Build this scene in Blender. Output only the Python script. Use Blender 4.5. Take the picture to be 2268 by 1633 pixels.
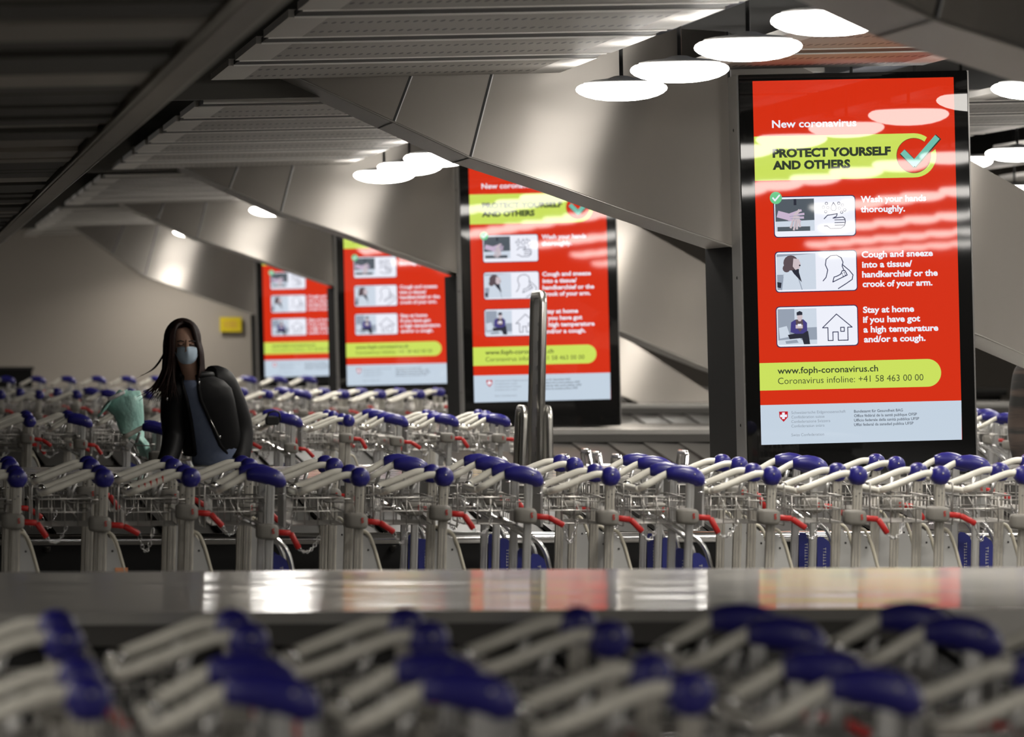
import bpy, math, random
from math import sin, cos, tan, atan, pi, radians, sqrt
from mathutils import Vector, Matrix, Euler

scene = bpy.context.scene
for o in list(bpy.data.objects):
    bpy.data.objects.remove(o)

# ------------------------------------------------------------------ camera
F = 12000.0                      # focal length in photo pixels (2268 x 1633)
W, H = 2268, 1633
CAM = Vector((0.0, 0.0, 1.6))
VPX, VPY = -205.0, 720.0         # where the hall's long axis (+Y) vanishes
PITCH = -math.atan((H / 2 - VPY) / F)
YAW = math.atan((W / 2 - VPX) / F * cos(PITCH))
cam_d = bpy.data.cameras.new('camera')
cam = bpy.data.objects.new('camera', cam_d)
scene.collection.objects.link(cam)
cam.location = CAM
cam.rotation_euler = (pi / 2 + PITCH, 0, -YAW)
cam_d.sensor_fit = 'HORIZONTAL'
cam_d.sensor_width = 36.0
cam_d.lens = F / W * 36.0
cam_d.clip_end = 300
cam_d.dof.use_dof = True
cam_d.dof.focus_distance = 23.6
cam_d.dof.aperture_fstop = 5.6
scene.camera = cam

# ------------------------------------------------------------------ world and exposure
world = bpy.data.worlds.new('world')
scene.world = world
world.use_nodes = True
bg = world.node_tree.nodes['Background']
bg.inputs[0].default_value = (1.0, 0.95, 0.88, 1)
bg.inputs[1].default_value = 0.02
scene.view_settings.view_transform = 'Standard'
scene.view_settings.look = 'None'
scene.view_settings.gamma = 1.0
scene.view_settings.exposure = 0.0
scene.view_settings.use_curve_mapping = False
scene.cycles.max_bounces = 7
scene.cycles.diffuse_bounces = 3
scene.cycles.glossy_bounces = 4
LAMP = 20.0                      # strength of the pendant lamps

Fw = Vector((sin(YAW) * cos(PITCH), cos(YAW) * cos(PITCH), sin(PITCH)))
Rt = Vector((cos(YAW), -sin(YAW), 0))
Up = Rt.cross(Fw)


def P(px, py, d):
    """world point on the plane y = d that the photo shows at pixel (px, py)"""
    r = Fw * F + Rt * (px - W / 2) + Up * (H / 2 - py)
    return CAM + r * (d / r.y)


RHO = 0.026                      # the fins, screens and ceiling lean a little against the floor


def T(x, h, y):
    """ceiling frame: x to the right of and h above the camera's line, leaning by RHO"""
    return Vector((x * cos(RHO) - h * sin(RHO), y, 1.6 + x * sin(RHO) + h * cos(RHO)))


# ------------------------------------------------------------------ materials
def srgb(r, g, b):
    def f(c):
        c /= 255.0
        return c / 12.92 if c <= 0.04045 else ((c + 0.055) / 1.055) ** 2.4
    return (f(r), f(g), f(b), 1.0)


MATS = {}


def mat(name, col, rough=0.5, metal=0.0, emit=None, estr=1.0, spec=0.5, alpha=1.0, aniso=0.0,
        noise=None, bump=None, coat=0.0):
    m = bpy.data.materials.new(name)
    m.use_nodes = True
    nt = m.node_tree
    b = nt.nodes['Principled BSDF']
    b.inputs['Base Color'].default_value = col
    b.inputs['Roughness'].default_value = rough
    b.inputs['Metallic'].default_value = metal
    b.inputs['Specular IOR Level'].default_value = spec
    b.inputs['Alpha'].default_value = alpha
    b.inputs['Coat Weight'].default_value = coat
    if aniso:
        b.inputs['Anisotropic'].default_value = aniso
        tg = nt.nodes.new('ShaderNodeTangent')
        tg.direction_type = 'UV_MAP'
        nt.links.new(tg.outputs[0], b.inputs['Tangent'])
        b.inputs['Anisotropic Rotation'].default_value = 0.25
    if emit:
        b.inputs['Emission Color'].default_value = emit
        b.inputs['Emission Strength'].default_value = estr
    if noise:                     # (scale xyz, colour 2, amount)
        tc = nt.nodes.new('ShaderNodeTexCoord')
        mp = nt.nodes.new('ShaderNodeMapping')
        mp.inputs['Scale'].default_value = noise[0]
        nz = nt.nodes.new('ShaderNodeTexNoise')
        nz.inputs['Scale'].default_value = 1.0
        nz.inputs['Detail'].default_value = 4
        mx = nt.nodes.new('ShaderNodeMix')
        mx.data_type = 'RGBA'
        mx.inputs[6].default_value = col
        mx.inputs[7].default_value = noise[1]
        nt.links.new(tc.outputs['Object'], mp.inputs[0])
        nt.links.new(mp.outputs[0], nz.inputs['Vector'])
        rp = nt.nodes.new('ShaderNodeValToRGB')
        rp.color_ramp.elements[0].position = 0.5 - noise[2] / 2
        rp.color_ramp.elements[1].position = 0.5 + noise[2] / 2
        nt.links.new(nz.outputs[0], rp.inputs[0])
        nt.links.new(rp.outputs[0], mx.inputs[0])
        nt.links.new(mx.outputs[2], b.inputs['Base Color'])
    if bump:                      # (scale xyz, strength, distance)
        tc = nt.nodes.new('ShaderNodeTexCoord')
        mp = nt.nodes.new('ShaderNodeMapping')
        mp.inputs['Scale'].default_value = bump[0]
        nz = nt.nodes.new('ShaderNodeTexNoise')
        nz.inputs['Scale'].default_value = 1.0
        nz.inputs['Detail'].default_value = 2
        bp = nt.nodes.new('ShaderNodeBump')
        bp.inputs['Strength'].default_value = bump[1]
        bp.inputs['Distance'].default_value = bump[2]
        nt.links.new(tc.outputs['Object'], mp.inputs[0])
        nt.links.new(mp.outputs[0], nz.inputs['Vector'])
        nt.links.new(nz.outputs[0], bp.inputs['Height'])
        nt.links.new(bp.outputs[0], b.inputs['Normal'])
    MATS[name] = m
    return m


def perforated(name, col, hole, sx, sy, r):
    """sheet with a regular grid of punched holes (object space x/y)"""
    m = mat(name, col, rough=0.45, metal=0.5)
    nt = m.node_tree
    b = nt.nodes['Principled BSDF']
    tc = nt.nodes.new('ShaderNodeTexCoord')
    mp = nt.nodes.new('ShaderNodeMapping')
    mp.inputs['Scale'].default_value = (1 / sx, 1 / sy, 1)
    nt.links.new(tc.outputs['Object'], mp.inputs[0])
    fr = nt.nodes.new('ShaderNodeVectorMath'); fr.operation = 'FRACTION'
    sb = nt.nodes.new('ShaderNodeVectorMath'); sb.operation = 'SUBTRACT'
    sb.inputs[1].default_value = (0.5, 0.5, 0)
    ml = nt.nodes.new('ShaderNodeVectorMath'); ml.operation = 'MULTIPLY'
    ml.inputs[1].default_value = (sx, sy * 0.12, 0)
    ln = nt.nodes.new('ShaderNodeVectorMath'); ln.operation = 'LENGTH'
    nt.links.new(mp.outputs[0], fr.inputs[0])
    nt.links.new(fr.outputs[0], sb.inputs[0])
    nt.links.new(sb.outputs[0], ml.inputs[0])
    nt.links.new(ml.outputs[0], ln.inputs[0])
    lt = nt.nodes.new('ShaderNodeMath'); lt.operation = 'LESS_THAN'
    lt.inputs[1].default_value = r
    nt.links.new(ln.outputs['Value'], lt.inputs[0])
    mx = nt.nodes.new('ShaderNodeMix'); mx.data_type = 'RGBA'
    mx.inputs[6].default_value = col
    mx.inputs[7].default_value = hole
    nt.links.new(lt.outputs[0], mx.inputs[0])
    nt.links.new(mx.outputs[2], b.inputs['Base Color'])
    return m


g = lambda v: (v, v, v, 1)
mat('lamp_glass', g(0.9), 0.4, emit=(1.0, 0.955, 0.89, 1), estr=LAMP)
mat('lamp_top', g(0.35), 0.5)
mat('black_metal', g(0.012), 0.4)
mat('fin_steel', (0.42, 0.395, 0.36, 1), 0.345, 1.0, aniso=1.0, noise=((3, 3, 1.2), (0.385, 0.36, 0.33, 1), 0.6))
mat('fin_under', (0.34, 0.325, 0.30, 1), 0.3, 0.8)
mat('seam', g(0.03), 0.6)
mat('seam_light', g(0.6), 0.4, 0.5)
mat('ceiling_slab', g(0.035), 0.8)
mat('panel_strip', (0.62, 0.60, 0.57, 1), 0.5)
perforated('panel_perforated', (0.30, 0.285, 0.265, 1), g(0.02), 0.034, 0.62, 0.0085)
mat('panel_channel', g(0.018), 0.6, 0.1)
mat('panel_lip', (0.75, 0.73, 0.69, 1), 0.4, 0.3)
mat('duct', (0.10, 0.11, 0.14, 1), 0.5)
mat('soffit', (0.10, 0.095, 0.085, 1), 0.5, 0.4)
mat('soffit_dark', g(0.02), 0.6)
mat('soffit_trim', (0.40, 0.365, 0.32, 1), 0.4, 0.5)
mat('plaster', (0.45, 0.405, 0.35, 1), 0.85, noise=((0.4, 0.4, 0.6), (0.41, 0.37, 0.32, 1), 0.5))
mat('floor', (0.10, 0.095, 0.085, 1), 0.25, noise=((2, 2, 2), (0.08, 0.075, 0.07, 1), 0.5))
mat('cabinet_black', g(0.005), 0.02, spec=0.42)
mat('pillar_black', g(0.006), 0.7, spec=0.08)
mat('cabinet_side', (0.16, 0.155, 0.15, 1), 0.4, 0.7)
mat('island_steel', (0.42, 0.41, 0.39, 1), 0.07, 0.75, bump=((0.45, 3.2, 1), 0.6, 0.008))
m_ = MATS['island_steel']           # brushed top dulled by wear: part mirror, part matt
nt_ = m_.node_tree
gl_ = nt_.nodes['Principled BSDF']
df_ = nt_.nodes.new('ShaderNodeBsdfDiffuse')
df_.inputs[0].default_value = (0.42, 0.41, 0.39, 1)
mx_ = nt_.nodes.new('ShaderNodeMixShader')
mx_.inputs[0].default_value = 0.6
nt_.links.new(df_.outputs[0], mx_.inputs[1])
nt_.links.new(gl_.outputs[0], mx_.inputs[2])
nt_.links.new(mx_.outputs[0], nt_.nodes['Material Output'].inputs[0])
mat('fascia', (0.065, 0.062, 0.057, 1), 0.45, 0.4)
mat('plates', (0.036, 0.034, 0.031, 1), 0.42, 0.0, spec=0.35, noise=((6, 2, 2), (0.026, 0.025, 0.023, 1), 0.5))
mat('end_plate', (0.62, 0.60, 0.56, 1), 0.45, 0.3)
mat('kick', g(0.012), 0.7, spec=0.2)
mat('plates_shaded', g(0.016), 0.75, spec=0.12)  # darker copy of plates: shade at the near carousel put into the colour
mat('chrome', g(0.72), 0.16, 1.0)
mat('steel', (0.55, 0.54, 0.51, 1), 0.3, 1.0)
mat('alu', (0.55, 0.55, 0.54, 1), 0.36, 0.8)
mat('alu_painted', (0.43, 0.41, 0.36, 1), 0.45, 0.15, noise=((30, 30, 14), (0.34, 0.32, 0.28, 1), 0.3))
mat('wire', (0.40, 0.39, 0.37, 1), 0.33, 0.9)
mat('grip', (0.76, 0.74, 0.66, 1), 0.4, noise=((18, 18, 18), (0.68, 0.66, 0.58, 1), 0.4))
mat('blue', (0.018, 0.016, 0.17, 1), 0.32, spec=0.5)
mat('blue_panel', (0.012, 0.018, 0.16, 1), 0.45)
mat('grey_plastic', (0.20, 0.19, 0.17, 1), 0.5)
mat('red_plastic', (0.42, 0.012, 0.010, 1), 0.4)
mat('red_mark', (0.50, 0.03, 0.02, 1), 0.6)
mat('white_panel', (0.40, 0.40, 0.39, 1), 0.45)
mat('cream_edge', (0.50, 0.47, 0.38, 1), 0.45)
mat('clear_pane', (0.3, 0.3, 0.32, 1), 0.1, alpha=0.08)
mat('rubber', g(0.02), 0.7)
mat('mint', (0.42, 0.80, 0.71, 1), 0.3, alpha=0.95, noise=((14, 14, 9), (0.55, 0.88, 0.80, 1), 0.5), bump=((22, 22, 16), 0.8, 0.012))
mat('white_paper', g(0.7), 0.6)
mat('orange_paper', (0.72, 0.30, 0.14, 1), 0.6)
mat('yellow_sign', (0.80, 0.62, 0.01, 1), 0.6)
mat('skin', (0.42, 0.25, 0.18, 1), 0.5)
mat('hair', (0.016, 0.010, 0.008, 1), 0.6, spec=0.2, noise=((60, 60, 4), (0.035, 0.016, 0.014, 1), 0.4))
mat('leather', (0.006, 0.006, 0.0065, 1), 0.5, spec=0.2, noise=((10, 10, 10), (0.009, 0.009, 0.010, 1), 0.5))
mat('knit', (0.15, 0.19, 0.30, 1), 0.9, noise=((40, 40, 40), (0.19, 0.23, 0.34, 1), 0.5))
mat('jeans', (0.26, 0.26, 0.245, 1), 0.85, noise=((50, 50, 12), (0.34, 0.34, 0.32, 1), 0.5))
mat('mask', (0.50, 0.63, 0.76, 1), 0.7)
mat('brow', g(0.012), 0.6)
mat('plaid', (0.05, 0.035, 0.028, 1), 0.9, noise=((3, 3, 30), (0.012, 0.011, 0.01, 1), 0.2))
mat('dark_cloth', g(0.02), 0.9)


# ------------------------------------------------------------------ mesh builder
class MB:
    def __init__(s):
        s.v, s.f, s.m, s.sm = [], [], [], []
        s.mats = []

    def mi(s, name):
        if name not in s.mats:
            s.mats.append(name)
        return s.mats.index(name)

    def add(s, verts, faces, m, smooth=False):
        o = len(s.v)
        i = s.mi(m)
        s.v += [tuple(p) for p in verts]
        for f in faces:
            s.f.append([o + k for k in f])
            s.m.append(i)
            s.sm.append(smooth)

    def box(s, c, d, m, rot=None):
        x, y, z = d[0] / 2, d[1] / 2, d[2] / 2
        vs = [Vector((a * x, b * y, e * z)) for a in (-1, 1) for b in (-1, 1) for e in (-1, 1)]
        if rot is not None:
            vs = [rot @ p for p in vs]
        vs = [p + Vector(c) for p in vs]
        s.add(vs, [(0, 1, 3, 2), (4, 6, 7, 5), (0, 4, 5, 1), (2, 3, 7, 6), (0, 2, 6, 4), (1, 5, 7, 3)], m)

    def hexa(s, p, m):            # 8 points: bottom 4 ccw, top 4 ccw
        s.add(p, [(3, 2, 1, 0), (4, 5, 6, 7), (0, 1, 5, 4), (1, 2, 6, 5), (2, 3, 7, 6), (3, 0, 4, 7)], m)

    def rbox(s, c, d, m, r=0.01, seg=3, axis='y'):
        """box with rounded corners in the plane across axis, edges chamfered"""
        a, b = (d[0], d[2]) if axis == 'y' else (d[0], d[1]) if axis == 'z' else (d[1], d[2])
        t = d['xyz'.index(axis)]
        pts = rrect(a, b, r, seg)
        inset = [(x * (1 - 2 * r / a * 0.35), y * (1 - 2 * r / b * 0.35)) for x, y in pts]
        def to(q, w):
            if axis == 'y': p = (q[0], w, q[1])
            elif axis == 'z': p = (q[0], q[1], w)
            else: p = (w, q[0], q[1])
            return tuple(p[k] + c[k] for k in range(3))
        h = t / 2
        e = min(h * 0.6, r * 0.35)
        rings = [[to(q, -h) for q in inset], [to(q, -h + e) for q in pts], [to(q, h - e) for q in pts], [to(q, h) for q in inset]]
        s.loft(rings, m, caps=True, smooth=False)

    def loft(s, rings, m, caps=True, smooth=True, closed=True):
        n = len(rings[0])
        vs = [p for r in rings for p in r]
        fs = []
        for i in range(len(rings) - 1):
            for k in range(n if closed else n - 1):
                a, b = i * n + k, i * n + (k + 1) % n
                fs.append((a, b, b + n, a + n))
        if caps and closed:
            fs.append(tuple(range(n - 1, -1, -1)))
            fs.append(tuple((len(rings) - 1) * n + k for k in range(n)))
        s.add(vs, fs, m, smooth)

    def tube(s, pts, r, m, n=8, caps=True, closed=False):
        pts = [Vector(p) for p in pts]
        rs = r if isinstance(r, (list, tuple)) else [r] * len(pts)
        rings = []
        up = None
        L = len(pts)
        for i, p in enumerate(pts):
            if closed:
                d = pts[(i + 1) % L] - pts[i - 1]
            else:
                d = pts[min(i + 1, L - 1)] - pts[max(i - 1, 0)]
            d.normalize()
            if up is None:
                up = Vector((0, 0, 1)) if abs(d.z) < 0.9 else Vector((0, 1, 0))
            x = d.cross(up)
            if x.length < 1e-5:
                x = d.cross(Vector((1, 0, 0)))
            x.normalize()
            up = x.cross(d).normalized()
            rings.append([p + (x * cos(2 * pi * k / n) + up * sin(2 * pi * k / n)) * rs[i] for k in range(n)])
        if closed:
            rings.append(rings[0])
            s.loft(rings, m, caps=False)
        else:
            s.loft(rings, m, caps=caps)

    def ell(s, c, r, m, nu=14, nv=9, rot=None):
        rings = []
        for j in range(nv + 1):
            t = -pi / 2 + pi * j / nv
            t = max(min(t, pi / 2 - 0.02), -pi / 2 + 0.02)
            ring = []
            for k in range(nu):
                a = 2 * pi * k / nu
                p = Vector((r[0] * cos(t) * cos(a), r[1] * cos(t) * sin(a), r[2] * sin(t)))
                if rot is not None:
                    p = rot @ p
                ring.append(p + Vector(c))
            rings.append(ring)
        s.loft(rings, m)

    def prism(s, pts, y0, y1, m):
        """polygon in x/z pushed from y0 to y1"""
        n = len(pts)
        vs = [(x, y0, z) for x, z in pts] + [(x, y1, z) for x, z in pts]
        fs = [tuple(range(n)), tuple(range(2 * n - 1, n - 1, -1))]
        fs += [(k, k + n, (k + 1) % n + n, (k + 1) % n) for k in range(n)]
        s.add(vs, fs, m)

    def mesh(s, name):
        me = bpy.data.meshes.new(name)
        me.from_pydata(s.v, [], s.f)
        for n in s.mats:
            me.materials.append(MATS[n])
        me.polygons.foreach_set('material_index', s.m)
        me.polygons.foreach_set('use_smooth', s.sm)
        me.update()
        return me

    def obj(s, name, parent=None, loc=None):
        me = s.mesh(name)
        o = bpy.data.objects.new(name, me)
        scene.collection.objects.link(o)
        if parent is not None:
            o.parent = parent
        if loc is not None:
            o.location = loc
        return o


def rrect(w, h, r, seg=3):
    out = []
    for cx, cy, a0 in ((w / 2 - r, h / 2 - r, 0), (-w / 2 + r, h / 2 - r, 90), (-w / 2 + r, -h / 2 + r, 180), (w / 2 - r, -h / 2 + r, 270)):
        for k in range(seg + 1):
            a = radians(a0 + 90 * k / seg)
            out.append((cx + r * cos(a), cy + r * sin(a)))
    return out


def tag(o, label, cat=None, group=None, kind=None):
    if label: o['label'] = label
    if cat: o['category'] = cat
    if group: o['group'] = group
    if kind: o['kind'] = kind
    return o


def empty(name, loc=(0, 0, 0), rot=(0, 0, 0)):
    o = bpy.data.objects.new(name, None)
    scene.collection.objects.link(o)
    o.location = loc
    o.rotation_euler = rot
    o.empty_display_size = 0.1
    return o


def struct(o, label, cat):
    return tag(o, label, cat, kind='structure')


def smooth_path(pts, n=6):
    """Catmull-Rom through points"""
    pts = [Vector(p) for p in pts]
    q = [pts[0] * 2 - pts[1]] + pts + [pts[-1] * 2 - pts[-2]]
    out = []
    for i in range(1, len(q) - 2):
        for k in range(n):
            t = k / n
            a, b, c, d = q[i - 1], q[i], q[i + 1], q[i + 2]
            out.append(0.5 * ((2 * b) + (c - a) * t + (2 * a - 5 * b + 4 * c - d) * t * t + (3 * b - a - 3 * c + d) * t ** 3))
    out.append(pts[-1])
    return out


# ================================================================== SETTING
b = MB(); b.box((8, 7, -0.05), (44, 118, 0.1), 'floor')
struct(b.obj('floor'), 'dark polished hall floor under the trolleys', 'floor')
b = MB(); b.box((8, 66.1, 2.0), (44, 0.2, 4.2), 'plaster')
struct(b.obj('wall_back'), 'beige plaster wall at the far end of the hall', 'wall')
b = MB(); b.box((-14.1, 7, 2.0), (0.2, 118, 4.2), 'plaster')
struct(b.obj('wall_left'), 'beige wall on the left of the hall', 'wall')
b = MB(); b.box((30.1, 7, 2.0), (0.2, 118, 4.2), 'plaster')
struct(b.obj('wall_right'), 'beige wall on the right of the hall', 'wall')
b = MB(); b.box((8, -52.1, 2.0), (44, 0.2, 4.2), 'plaster')
struct(b.obj('wall_front'), 'beige wall behind the camera', 'wall')

# ceiling slab (dark void above the panels)
b = MB()
c = [T(-16, 1.62, -52), T(30, 1.62, -52), T(30, 1.62, 66.2), T(-16, 1.62, 66.2)]
c2 = [p + Vector((0, 0, 0.1)) for p in c]
b.hexa(c + c2, 'ceiling_slab')
ceiling = struct(b.obj('ceiling'), 'dark ceiling void above the hanging panels', 'ceiling')

FIN_D = [13.62, 24.87, 36.97, 48.05, 58.95]
FIN_T = 0.83
COLS = [(1.41, 3.02), (3.57, 4.72), (5.42, 6.72), (7.50, 8.62), (9.42, 10.6)]
LAMP_X = [3.19, 5.07, 7.11, 9.0, 10.95, -2.2, -4.6, 12.9, 14.8]  # rows at negative x are unseen, added to light trolleys and far wall


def ceil_h(y):
    return 1.085 if y < 25.0 else 1.02


def bays():
    for i in range(-1, 5):
        y0 = FIN_D[i] + FIN_T - 0.25 if i >= 0 else 3.0
        y1 = FIN_D[i + 1] - 0.05 if i < 4 else 65.0
        n = max(1, round((y1 - y0) / 1.85))
        yield i, y0, y1, n


for i, y0, y1, n in bays():
    if y1 < 9: continue
    h = ceil_h((y0 + y1) / 2)
    step = 1.85
    for ci, (xa, xb) in enumerate(COLS):
        b = MB()
        y = y1
        while y - step > y0 - 0.4:
            yb, ya = y, y - step
            gap = 0.46
            e = 0.15
            # raised perforated sheet between two white end strips
            def q(x0, x1, yy0, yy1, hh, t, m):
                p = [T(x0, hh, yy0), T(x1, hh, yy0), T(x1, hh, yy1), T(x0, hh, yy1)]
                b.hexa(p + [v + Vector((0, 0, t)) for v in p], m)
            q(xa + e, xb - e, ya + gap, yb, h, 0.02, 'panel_perforated')
            q(xa, xa + e, ya + gap, yb, h, 0.03, 'panel_strip')
            q(xb - e, xb, ya + gap, yb, h, 0.03, 'panel_strip')
            # carrier channel with two light lips
            q(xa + 0.02, xb - 0.02, ya + 0.03, ya + gap - 0.03, h + 0.002, 0.02, 'panel_channel')
            q(xa + 0.02, xb - 0.02, ya + gap - 0.03, ya + gap, h - 0.004, 0.02, 'panel_lip')
            q(xa + 0.02, xb - 0.02, ya, ya + 0.03, h - 0.004, 0.02, 'panel_lip')
            y -= step
        b.obj('panel_field', ceiling)
    # cable tray and duct in the lamp recess
    for lx in LAMP_X[:3]:
        b = MB()
        yy = y0 + 0.3
        b.hexa([T(lx + 0.05, 1.25, yy), T(lx + 0.3, 1.25, yy), T(lx + 0.3, 1.25, y1), T(lx + 0.05, 1.25, y1)] +
               [T(lx + 0.05, 1.33, yy), T(lx + 0.3, 1.33, yy), T(lx + 0.3, 1.33, y1), T(lx + 0.05, 1.33, y1)], 'duct')
        y = yy + 0.4
        while y < y1:
            b.hexa([T(lx - 0.26, 1.28, y), T(lx + 0.3, 1.28, y), T(lx + 0.3, 1.28, y + 0.06), T(lx - 0.26, 1.28, y + 0.06)] +
                   [T(lx - 0.26, 1.34, y), T(lx + 0.3, 1.34, y), T(lx + 0.3, 1.34, y + 0.06), T(lx - 0.26, 1.34, y + 0.06)], 'panel_lip')
            y += 0.925
        b.obj('cable_tray', ceiling)
    # bulkhead in front of each panel field, beyond the fin
    if i >= 1:
        b = MB()
        hb = h
        yb = y0 - 0.05
        b.hexa([T(0.9, hb, yb), T(3.0, hb, yb), T(3.0, hb, yb + 0.06), T(0.9, hb, yb + 0.06)] +
               [T(0.9, 1.6, yb), T(3.0, 1.6, yb), T(3.0, 1.6, yb + 0.06), T(0.9, 1.6, yb + 0.06)], 'soffit')
        b.obj('bulkhead', ceiling)

# low slatted soffit on the left, with its bright edge trim
HS = 0.60
b = MB()
rnd = random.Random(4)
y = 6.0
while y < 42:
    w = rnd.choice([0.45, 0.6, 0.75, 0.9])
    dh = rnd.choice([0.0, 0.004, 0.012, 0.02])
    p = [T(-1.6, HS + dh, y), T(0.62, HS + dh, y), T(0.62, HS + dh, y + w - 0.05), T(-1.6, HS + dh, y + w - 0.05)]
    b.hexa(p + [v + Vector((0, 0, 0.03)) for v in p], 'soffit' if rnd.random() < 0.7 else 'soffit_trim')
    y += w
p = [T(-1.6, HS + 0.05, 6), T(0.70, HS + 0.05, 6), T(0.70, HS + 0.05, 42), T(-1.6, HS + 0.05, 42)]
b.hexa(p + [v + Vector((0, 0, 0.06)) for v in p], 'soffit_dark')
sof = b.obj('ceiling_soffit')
struct(sof, 'low dark slatted soffit over the left of the hall', 'ceiling')
b = MB()
y = 6.0
while y < 42:
    yy = min(42, y + 2.4)
    p = [T(0.640, HS - 0.012, y), T(0.712, HS - 0.012, y), T(0.712, HS - 0.012, yy - 0.012), T(0.640, HS - 0.012, yy - 0.012)]
    b.hexa(p + [v + Vector((0, 0, 0.09)) for v in p], 'soffit_trim')
    y += 2.4
for xx in (0.625, 0.716):
    b.tube([T(xx, HS - 0.012, 6), T(xx, HS - 0.012, 42)], 0.004, 'panel_lip', 6)
b.obj('edge_trim', sof)

# ------------------------------------------------------------------ slanted metal-clad fins
FIN_LOW = [(560, 128), (682, 183), (871, 270), (1041, 349), (1240, 414), (1390, 468), (1630, 549), (1900, 643), (2175, 745), (2340, 816), (2640, 936), (2935, 1054)]
FIN_TOP = [(660, 60), (800, 60), (950, 60), (1115, 60), (1300, 60), (1440, 60), (1610, 70), (1830, 175), (2130, 345), (2340, 462), (2740, 690), (3300, 1050)]
FIN_SEAMS = [2, 3, 6]
FIN_LABEL = ['slanted metal-clad strut crossing the top right corner, nearest the camera',
             'slanted metal-clad strut meeting the nearest and largest screen',
             'slanted metal-clad strut meeting the second nearest screen, behind the steel hoop barrier',
             'slanted metal-clad strut meeting the third screen from the front',
             'slanted metal-clad strut meeting the smallest, farthest screen']
FIN_S = [1.826, 1.0, 0.672, 0.5175, 0.422]
FIN_DX = [0, 0, -11, -4, 0]
for k in range(5):
    d = FIN_D[k]
    s = FIN_S[k]
    def m(p):
        x, y = VPX + (p[0] - VPX) * s + FIN_DX[k], VPY + (p[1] - VPY) * s
        if k == 4:
            y += 50 * min(1, max(0, (p[0] - 560) / 500))
        return P(x, y, d)
    low = [m(p) for p in (FIN_LOW if k else FIN_LOW[:6])]
    top = [m(p) for p in (FIN_TOP if k else FIN_TOP[:6])]
    n = len(low)
    b = MB()
    back = Vector((0, FIN_T, 0))
    root = empty('cladded_strut', (low[5].x, d, 0))
    off = root.location
    L = lambda v: v - off
    vs = [L(p) for p in low] + [L(p) for p in top] + [L(p + back) for p in low] + [L(p + back) for p in top]
    front = [(i, i + 1, n + i + 1, n + i) for i in range(n - 1)]
    b.add(vs, front, 'fin_steel')
    b.add(vs, [(2 * n + i + 1, 2 * n + i, 3 * n + i, 3 * n + i + 1) for i in range(n - 1)] +
          [(n + i, n + i + 1, 3 * n + i + 1, 3 * n + i) for i in range(n - 1)] +
          [(0, n, 3 * n, 2 * n), (n - 1, 3 * n - 1, 4 * n - 1, 2 * n - 1)], 'fin_steel')
    o = b.obj('cladding', root)
    uv = o.data.uv_layers.new(name='UVMap')
    th = radians(17)
    for lp in o.data.loops:
        co = o.data.vertices[lp.vertex_index].co
        uv.data[lp.index].uv = (co.x * cos(th) - co.z * sin(th), co.x * sin(th) + co.z * cos(th))
    b = MB()
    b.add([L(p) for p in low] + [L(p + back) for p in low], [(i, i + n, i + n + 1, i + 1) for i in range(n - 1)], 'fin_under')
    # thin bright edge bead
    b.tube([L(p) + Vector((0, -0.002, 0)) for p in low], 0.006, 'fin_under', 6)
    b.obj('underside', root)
    for si in (FIN_SEAMS if k else FIN_SEAMS[:2]):
        b = MB()
        a, c = L(low[si]), L(top[si])
        if si == 2: c = L(m((950, 60)))
        w = Vector((0.006, 0, 0)); y_ = Vector((0, -0.003, 0))
        b.add([a - w + y_, a + w + y_, c + w + y_, c - w + y_], [(0, 1, 2, 3)], 'seam')
        b.add([a + w + y_, a + w * 1.8 + y_, c + w * 1.8 + y_, c + w + y_], [(0, 1, 2, 3)], 'seam_light')
        bb = L(low[si] + back)
        z_ = Vector((0, 0, -0.003))
        b.add([a - w * 0.7 + z_, a + w * 0.7 + z_, bb + w * 0.7 + z_, bb - w * 0.7 + z_], [(0, 1, 2, 3)], 'seam')
        b.obj('seam', root)
    tag(root, FIN_LABEL[k], 'strut', 'slanted struts along the hall')

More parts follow.
